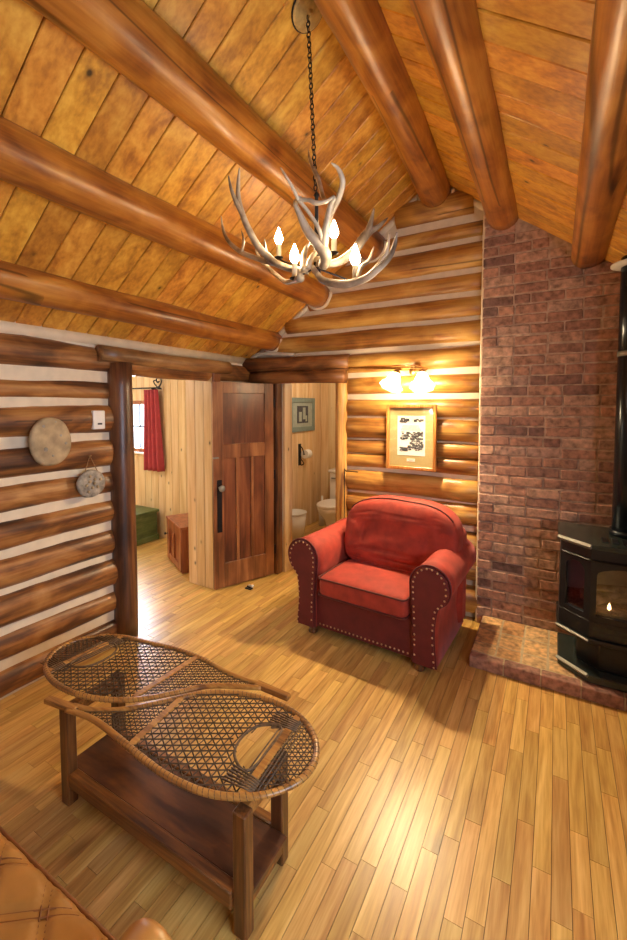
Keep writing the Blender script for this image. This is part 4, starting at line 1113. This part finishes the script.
# snowshoes
def inside(poly, p):
    c = False; n = len(poly); j = n-1
    for i in range(n):
        xi, yi = poly[i]; xj, yj = poly[j]
        if (yi > p[1]) != (yj > p[1]) and p[0] < (xj-xi)*(p[1]-yi)/(yj-yi)+xi: c = not c
        j = i
    return c
def clip_segments(poly, p, d):
    ts = []; n = len(poly)
    for i in range(n):
        a = poly[i]; b = poly[(i+1) % n]; ex, ey_ = b[0]-a[0], b[1]-a[1]
        den = d[0]*ey_-d[1]*ex
        if abs(den) < 1e-9: continue
        t = ((a[0]-p[0])*ey_-(a[1]-p[1])*ex)/den; s = ((a[0]-p[0])*d[1]-(a[1]-p[1])*d[0])/den
        if 0 <= s < 1: ts.append(t)
    ts.sort(); return list(zip(ts[::2], ts[1::2]))
def snowshoe(name, label, outline, z, zfun, bars, hole, axis_dir, tip):
    """outline: open list tail->...->tail (plan), bars: list of (p,q) plan, hole: polygon left empty"""
    root = thing(name, label, 'snowshoe', (outline[0][0], outline[0][1], z), 'pair of wooden snowshoes on the table')
    C = cr([(a, b, 0) for a, b in outline], 6)
    path = [Vector((v.x, v.y, z+zfun(v.x, v.y))) for v in C]
    bm = BM(); tube(bm, path, .0105, 8, flat=1.2, upref=(0, 0, 1)); fr = obj('bentwood_frame', bm, M['shoe'], root, smooth=True)
    poly = [(v.x, v.y) for v in C]
    # wrapped rawhide lashings along parts of the frame
    dense = []
    for i in range(len(path)-1):
        if (path[i]-path[0]).length < .30 or (path[i]-path[-1]).length < .30: continue
        L_ = (path[i+1]-path[i]).length; m_ = max(2, int(L_/.0024))
        for q in range(m_): dense.append(path[i].lerp(path[i+1], q/m_))
    hel = []; T_, U_ = frames(dense)
    for q, c in enumerate(dense):
        t_ = T_[q]; sd = t_.cross(Vector((0, 0, 1))).normalized(); a = q*2*PI/8
        hel.append(c+Vector((0, 0, .0102*math.cos(a)))+sd*(.0122*math.sin(a)))
    bm = BM(); tube(bm, hel, .0016, 4)
    obj('lashing', bm, M['wrap'], fr, smooth=True)
    # tail: binding and pointed tongue
    bm = BM()
    p0 = (path[0]+path[-1])/2; dv = Vector((tip[0]-p0.x, tip[1]-p0.y, 0))
    t1 = p0-dv*.25
    tl = Vector((tip[0], tip[1], z+zfun(*tip)))
    sd = dv.normalized().cross(Vector((0, 0, 1)))
    ptsA = [t1+sd*.018, t1-sd*.018, tl-sd*.016, tl+sd*.016]
    lo = [bm.verts.new(p-Vector((0, 0, .011))) for p in ptsA]; hi = [bm.verts.new(p+Vector((0, 0, .011))) for p in ptsA]
    bm.faces.new(lo[::-1]); bm.faces.new(hi)
    for k in range(4): bm.faces.new((lo[k], lo[(k+1) % 4], hi[(k+1) % 4], hi[k]))
    obj('tail', bm, M['shoe'], root, bevel=.004)
    for p, q in bars:
        a = Vector((p[0], p[1], z+zfun(*p)+.002)); b = Vector((q[0], q[1], z+zfun(*q)+.002)); d = (b-a).normalized(); sd = d.cross(Vector((0, 0, 1)))
        bm = BM(); pts = [a+sd*.015, a-sd*.015, b-sd*.015, b+sd*.015]
        lo = [bm.verts.new(v-Vector((0, 0, .005))) for v in pts]; hi = [bm.verts.new(v+Vector((0, 0, .005))) for v in pts]
        bm.faces.new(lo[::-1]); bm.faces.new(hi)
        for k in range(4): bm.faces.new((lo[k], lo[(k+1) % 4], hi[(k+1) % 4], hi[k]))
        obj('crossbar', bm, M['shoe'], root, bevel=.003)
    # lattice
    ux, uy = axis_dir; cxm = sum(p[0] for p in poly)/len(poly); cym = sum(p[1] for p in poly)/len(poly)
    def lattice(region, spacing, r, mname):
        bm = BM()
        for di, base in enumerate((0, PI/3, 2*PI/3)):
            aa = math.atan2(uy, ux)+base+PI/2
            d = (math.cos(aa), math.sin(aa)); nrm_ = (-d[1], d[0])
            for k in range(-60, 61):
                off = (k+.33*di)*spacing+random.uniform(-.06, .06)*spacing
                p = (cxm+nrm_[0]*off, cym+nrm_[1]*off)
                for t0, t1_ in clip_segments(region, p, d):
                    if t1_-t0 < .01: continue
                    m = max(2, int((t1_-t0)/.035)); cur = []
                    def flush(cur):
                        if len(cur) > 1: tube(bm, cur, r, 4)
                    for i in range(m+1):
                        t = t0+(t1_-t0)*i/m; q = (p[0]+d[0]*t, p[1]+d[1]*t)
                        if hole and inside(hole, q): flush(cur); cur = []; continue
                        cur.append((q[0]+random.uniform(-.0012, .0012), q[1]+random.uniform(-.0012, .0012), z+zfun(*q)+(di-1)*r*1.3))
                    flush(cur)
        return obj(mname, bm, M['lace'], root)
    return root, poly, lattice, path
def half(poly, p, q, keep):   # Sutherland–Hodgman half-plane clip, keep=+1/-1 side of line p->q
    out = []; n = len(poly)
    def sd(v): return ((q[0]-p[0])*(v[1]-p[1])-(q[1]-p[1])*(v[0]-p[0]))*keep
    for i in range(n):
        a = poly[i]; b = poly[(i+1) % n]; sa, sb = sd(a), sd(b)
        if sa >= 0: out.append(a)
        if sa*sb < 0:
            t = sa/(sa-sb); out.append((a[0]+(b[0]-a[0])*t, a[1]+(b[1]-a[1])*t))
    return out
random.seed(5)
# near snowshoe: tail at left, round toe at right
oN = [(-1.70, .952), (-1.56, .972), (-1.41, .963), (-1.24, .945), (-1.08, .938), (-.92, .962), (-.79, 1.03), (-.71, 1.13), (-.70, 1.235), (-.76, 1.33), (-.87, 1.392), (-1.01, 1.405), (-1.15, 1.375), (-1.29, 1.30), (-1.385, 1.19), (-1.49, 1.075), (-1.60, 1.005), (-1.70, .978)]
zN = lambda x, y: .008+.0*x
barN = [((-.835, 1.00), (-.86, 1.385)), ((-1.315, .955), (-1.345, 1.235))]
holeN = [(-.87, 1.09), (-.955, 1.11), (-.985, 1.19), (-.96, 1.27), (-.875, 1.29)]
r1, polyN, latN, pathN = snowshoe('snowshoe', 'nearer wooden snowshoe with rounded toe pointing right on the table', oN, TZ+.012, zN, barN, holeN, (1, 0), (-1.835, .945))
toe = half(polyN, *barN[0], keep=-1); mid = half(half(polyN, *barN[0], keep=1), *barN[1], keep=-1); heel = half(polyN, *barN[1], keep=1)
latN(toe, .0185, .0022, 'toe_webbing'); latN(mid, .027, .0028, 'centre_webbing'); latN(heel, .0185, .0022, 'heel_webbing')
# heavy toe cords by the hole
def cords(root, z, hole, bar):
    bm = BM(); loop = cr([(a, b, z+.004) for a, b in hole], 6, closed=True); tube(bm, loop, .005, 6, closed=True)
    for dx in (-.035, -.022, .022, .035, .05):
        tube(bm, [(bar[0][0]+dx, bar[0][1]+.02, z+.003), (bar[1][0]+dx, bar[1][1]-.02, z+.003)], .0028, 5)
    for k in range(6):
        for f0 in (.12, .86):
            f = f0+(k-2.5)*.022; x = bar[0][0]+(bar[1][0]-bar[0][0])*f; y = bar[0][1]+(bar[1][1]-bar[0][1])*f
            tube(bm, [(x+.03, y, z+.007), (x-.09, y+.012*(k-2.5)*.3, z+.006)], .0033, 5)
    obj('toe_cord', bm, M['wrap'], root, smooth=True)
cords(r1, TZ+.02, holeN, barN[0])
# far snowshoe: round toe at left, tail at right
oF = [(-1.09, 1.425), (-1.20, 1.375), (-1.30, 1.318), (-1.385, 1.225), (-1.49, 1.115), (-1.62, 1.04), (-1.77, 1.0), (-1.93, 1.0), (-2.07, 1.045), (-2.155, 1.13), (-2.165, 1.235), (-2.09, 1.335), (-1.97, 1.395), (-1.82, 1.42), (-1.65, 1.45), (-1.47, 1.455), (-1.30, 1.435), (-1.18, 1.435), (-1.09, 1.447)]
oF = [(x+(.0 if x > -1.2 else 0), y+.022) for x, y in oF]
barF = [((-2.02, 1.05), (-1.98, 1.41)), ((-1.52, 1.13), (-1.50, 1.47))]
holeF = [(-1.985, 1.14), (-1.90, 1.15), (-1.87, 1.24), (-1.90, 1.32), (-1.98, 1.33)]
r2, polyF, latF, pathF = snowshoe('snowshoe', 'farther wooden snowshoe with rounded toe pointing left on the table', oF, TZ+.016, zN, barF, holeF, (1, 0), (-.95, 1.455))
toe = half(polyF, *barF[0], keep=1); mid = half(half(polyF, *barF[0], keep=-1), *barF[1], keep=1); heel = half(polyF, *barF[1], keep=-1)
latF(toe, .0185, .0022, 'toe_webbing'); latF(mid, .027, .0028, 'centre_webbing'); latF(heel, .0185, .0022, 'heel_webbing')
cords(r2, TZ+.024, holeF, barF[0])

# ------------------------------------------------------------------ sofa (corner in the foreground)
sf = thing('sofa', 'tan quilted leather sofa, corner in the near left foreground', 'sofa', (-1.6, .15, 0))
SXA, SXB, SYF = -2.5, -.815, .585
bm = BM(); NX, NY = 150, 84; G = []
for j in range(NY+1):
    v = j/NY; row_ = []
    for i in range(NX+1):
        u = i/NX; x = SXA+(SXB-SXA)*u; y = -.12+(SYF+.12)*v
        # diamond quilting with paired seams
        g = 0
        for s in (1, -1):
            q = ((x*1.0+s*y*1.35)/.235) % 1.0
            for c0 in (.44, .56):
                g += math.exp(-((q-c0)/.05)**2)
        edge = min(1, (SYF-y)/.05, (SXB-x)/.04); rnd_ = math.sqrt(max(0, 1-(1-max(0, edge))**2))
        z = .395+.055*rnd_-.011*min(1.2, g)*rnd_
        row_.append(bm.verts.new((x, y, z)))
    G.append(row_)
for j in range(NY):
    for i in range(NX): bm.faces.new((G[j][i], G[j][i+1], G[j+1][i+1], G[j+1][i]))
# skirt sides + bottom
def edge_loop(): 
    return [G[0][i] for i in range(NX+1)]+[G[j][NX] for j in range(1, NY+1)]+[G[NY][i] for i in range(NX-1, -1, -1)]+[G[j][0] for j in range(NY-1, 0, -1)]
lp = edge_loop(); lo = [bm.verts.new((v.co.x, v.co.y, .30)) for v in lp]
for k in range(len(lp)): bm.faces.new((lp[k], lp[(k+1) % len(lp)], lo[(k+1) % len(lp)], lo[k]))
bm.faces.new(lo[::-1])
sq = obj('seat_cushion', bm, M['leather'], sf, smooth=True)
bm = BM(); tube(bm, [(SXA, SYF+.004, .398), (SXB-.02, SYF+.004, .398), (SXB+.002, SYF-.02, .398), (SXB+.002, -.1, .398)], .008, 6); obj('welt', bm, M['stitch'], sq, smooth=True)
bm = BM(); boxr(bm, SXA, SXB, -.14, SYF-.02, .05, .298); obj('base', bm, M['leather'], sf, bevel=.02, seg=2)
for x, y in ((-2.45, .5), (-.95, .5), (-2.45, -.3), (-.95, -.3)):
    bm = BM(); boxr(bm, x-.03, x+.03, y-.03, y+.03, .001, .06); obj('leg', bm, M['bench_leg'], sf)
bm = BM()
pr = [(-.81, .06), (-.81, .42)]+[(-.73+.085*math.cos(PI-PI*k/12), .47+.085*math.sin(PI-PI*k/12)) for k in range(13)]+[(-.655, .06)]
prism(bm, pr, -.40, .60); obj('arm', bm, M['leather'], sf, bevel=.03, seg=4, smooth=True)
bm = BM()
for s_ in (1, -1):
    for k in range(-16, 17):
        for c0 in (.44, .56):
            cst = (k+c0)*.235; pts = []
            for q in range(60):
                y = -.1+(SYF+.08)*q/59; x = cst-s_*y*1.35
                if SXA+.03 < x < SXB-.03:
                    e_ = min(1, (SYF-y)/.05, (SXB-x)/.04); r_ = math.sqrt(max(0, 1-(1-max(0, e_))**2))
                    pts.append((x, y, .395+.055*r_-.0105*r_))
            if len(pts) > 2: tube(bm, pts, .0022, 4)
so_ = obj('quilt_stitching', bm, M['stitch'], sq); so_['kind'] = 'stuff'
bm = BM(); prism(bm, [(-.12, .06), (-.12, .55), (-.22, .88), (-.34, .90), (-.42, .85), (-.42, .06)], SXA, SXB, 'x'); obj('backrest', bm, M['leather'], sf, bevel=.03, seg=3)

# ------------------------------------------------------------------ lamp behind the camera that lights the room
fl = thing('floor_lamp', 'brass floor lamp with cream shade behind the viewpoint', 'lamp', (-1.95, -.9, 0))
bm = BM(); lathe(bm, [(.14, .001), (.14, .02), (.02, .04)], (-1.95, -.9, 0), 24); obj('base', bm, M['brass'], fl)
bm = BM(); lathe(bm, [(.012, .04), (.012, 1.5)], (-1.95, -.9, 0), 12); obj('pole', bm, M['brass'], fl)
bm = BM(); lathe(bm, [(.20, 1.42), (.12, 1.70)], (-1.95, -.9, 0), 28, cap=False); obj('lamp_shade', bm, M['shade'], fl, smooth=True)
bm = BM(); lathe(bm, [(.01, -.04), (.03, -.01), (.032, .01), (.02, .035), (.003, .045)], (-1.95, -.9, 1.57), 12); obj('light_bulb', bm, M['bulb3'], fl, smooth=True)

# ------------------------------------------------------------------ lights
def area(name, loc, rot, sx, sy, power, col):
    l = bpy.data.lights.new(name, 'AREA'); l.shape = 'RECTANGLE'; l.size = sx; l.size_y = sy; l.energy = power; l.color = col
    o = bpy.data.objects.new(name, l); COL.objects.link(o); o.location = loc; o.rotation_euler = rot; return o
def point(name, loc, power, col, r=.04):
    l = bpy.data.lights.new(name, 'POINT'); l.energy = power; l.color = col; l.shadow_soft_size = r
    o = bpy.data.objects.new(name, l); COL.objects.link(o); o.location = loc; return o
DAY = (.70, .82, 1.0)
area('daylight_right_window', (XR+.16, (WY0+WY1)/2, (WZ0+WZ1)/2), (0, PI/2, 0), WZ1-WZ0, WY1-WY0, 48, DAY)
area('daylight_bedroom_window', ((WX0+WX1)/2, BWY+.12, (WB0+WB1)/2), (-PI/2, 0, 0), WX1-WX0, WB1-WB0, 150, DAY)
point('bedroom_ceiling_lamp', (-4.3, 1.6, 2.1), 26, (1, .86, .68), .12)
point('bathroom_ceiling_lamp', (-2.1, 4.5, 2.15), 14, (1, .84, .64), .12)
WARM = (1, .80, .54)
point('room_fill_light', (-.6, -.9, 2.3), 4, WARM, .15)  # unseen warm fill light added behind the camera, no fixture

wd_ = bpy.data.worlds.new('world'); SC.world = wd_; wd_.use_nodes = True
bg = wd_.node_tree.nodes['Background']; bg.inputs[0].default_value = (.72, .84, 1, 1); bg.inputs[1].default_value = 2.5

# ------------------------------------------------------------------ camera
F, X0, Y0, PV = 425., 313., 428., (556., 406.)
pit = math.atan((Y0-PV[1])/F); yaw = math.atan((PV[0]-X0)/F*math.cos(pit))
fwd = Vector((-math.sin(yaw)*math.cos(pit), math.cos(yaw)*math.cos(pit), -math.sin(pit)))
rt = Vector((math.cos(yaw), math.sin(yaw), 0)); up = rt.cross(fwd)
cam = bpy.data.cameras.new('camera'); co = bpy.data.objects.new('camera', cam); COL.objects.link(co)
co.matrix_world = Matrix(((rt.x, up.x, -fwd.x, 0), (rt.y, up.y, -fwd.y, 0), (rt.z, up.z, -fwd.z, 1.68), (0, 0, 0, 1)))
cam.sensor_fit = 'HORIZONTAL'; cam.sensor_width = 36; cam.lens = F/627*36; cam.shift_y = -42/627; cam.clip_start = .02
SC.camera = co
SC.view_settings.view_transform = 'Standard'; SC.view_settings.look = 'None'; SC.view_settings.gamma = 1
SC.view_settings.exposure = .42
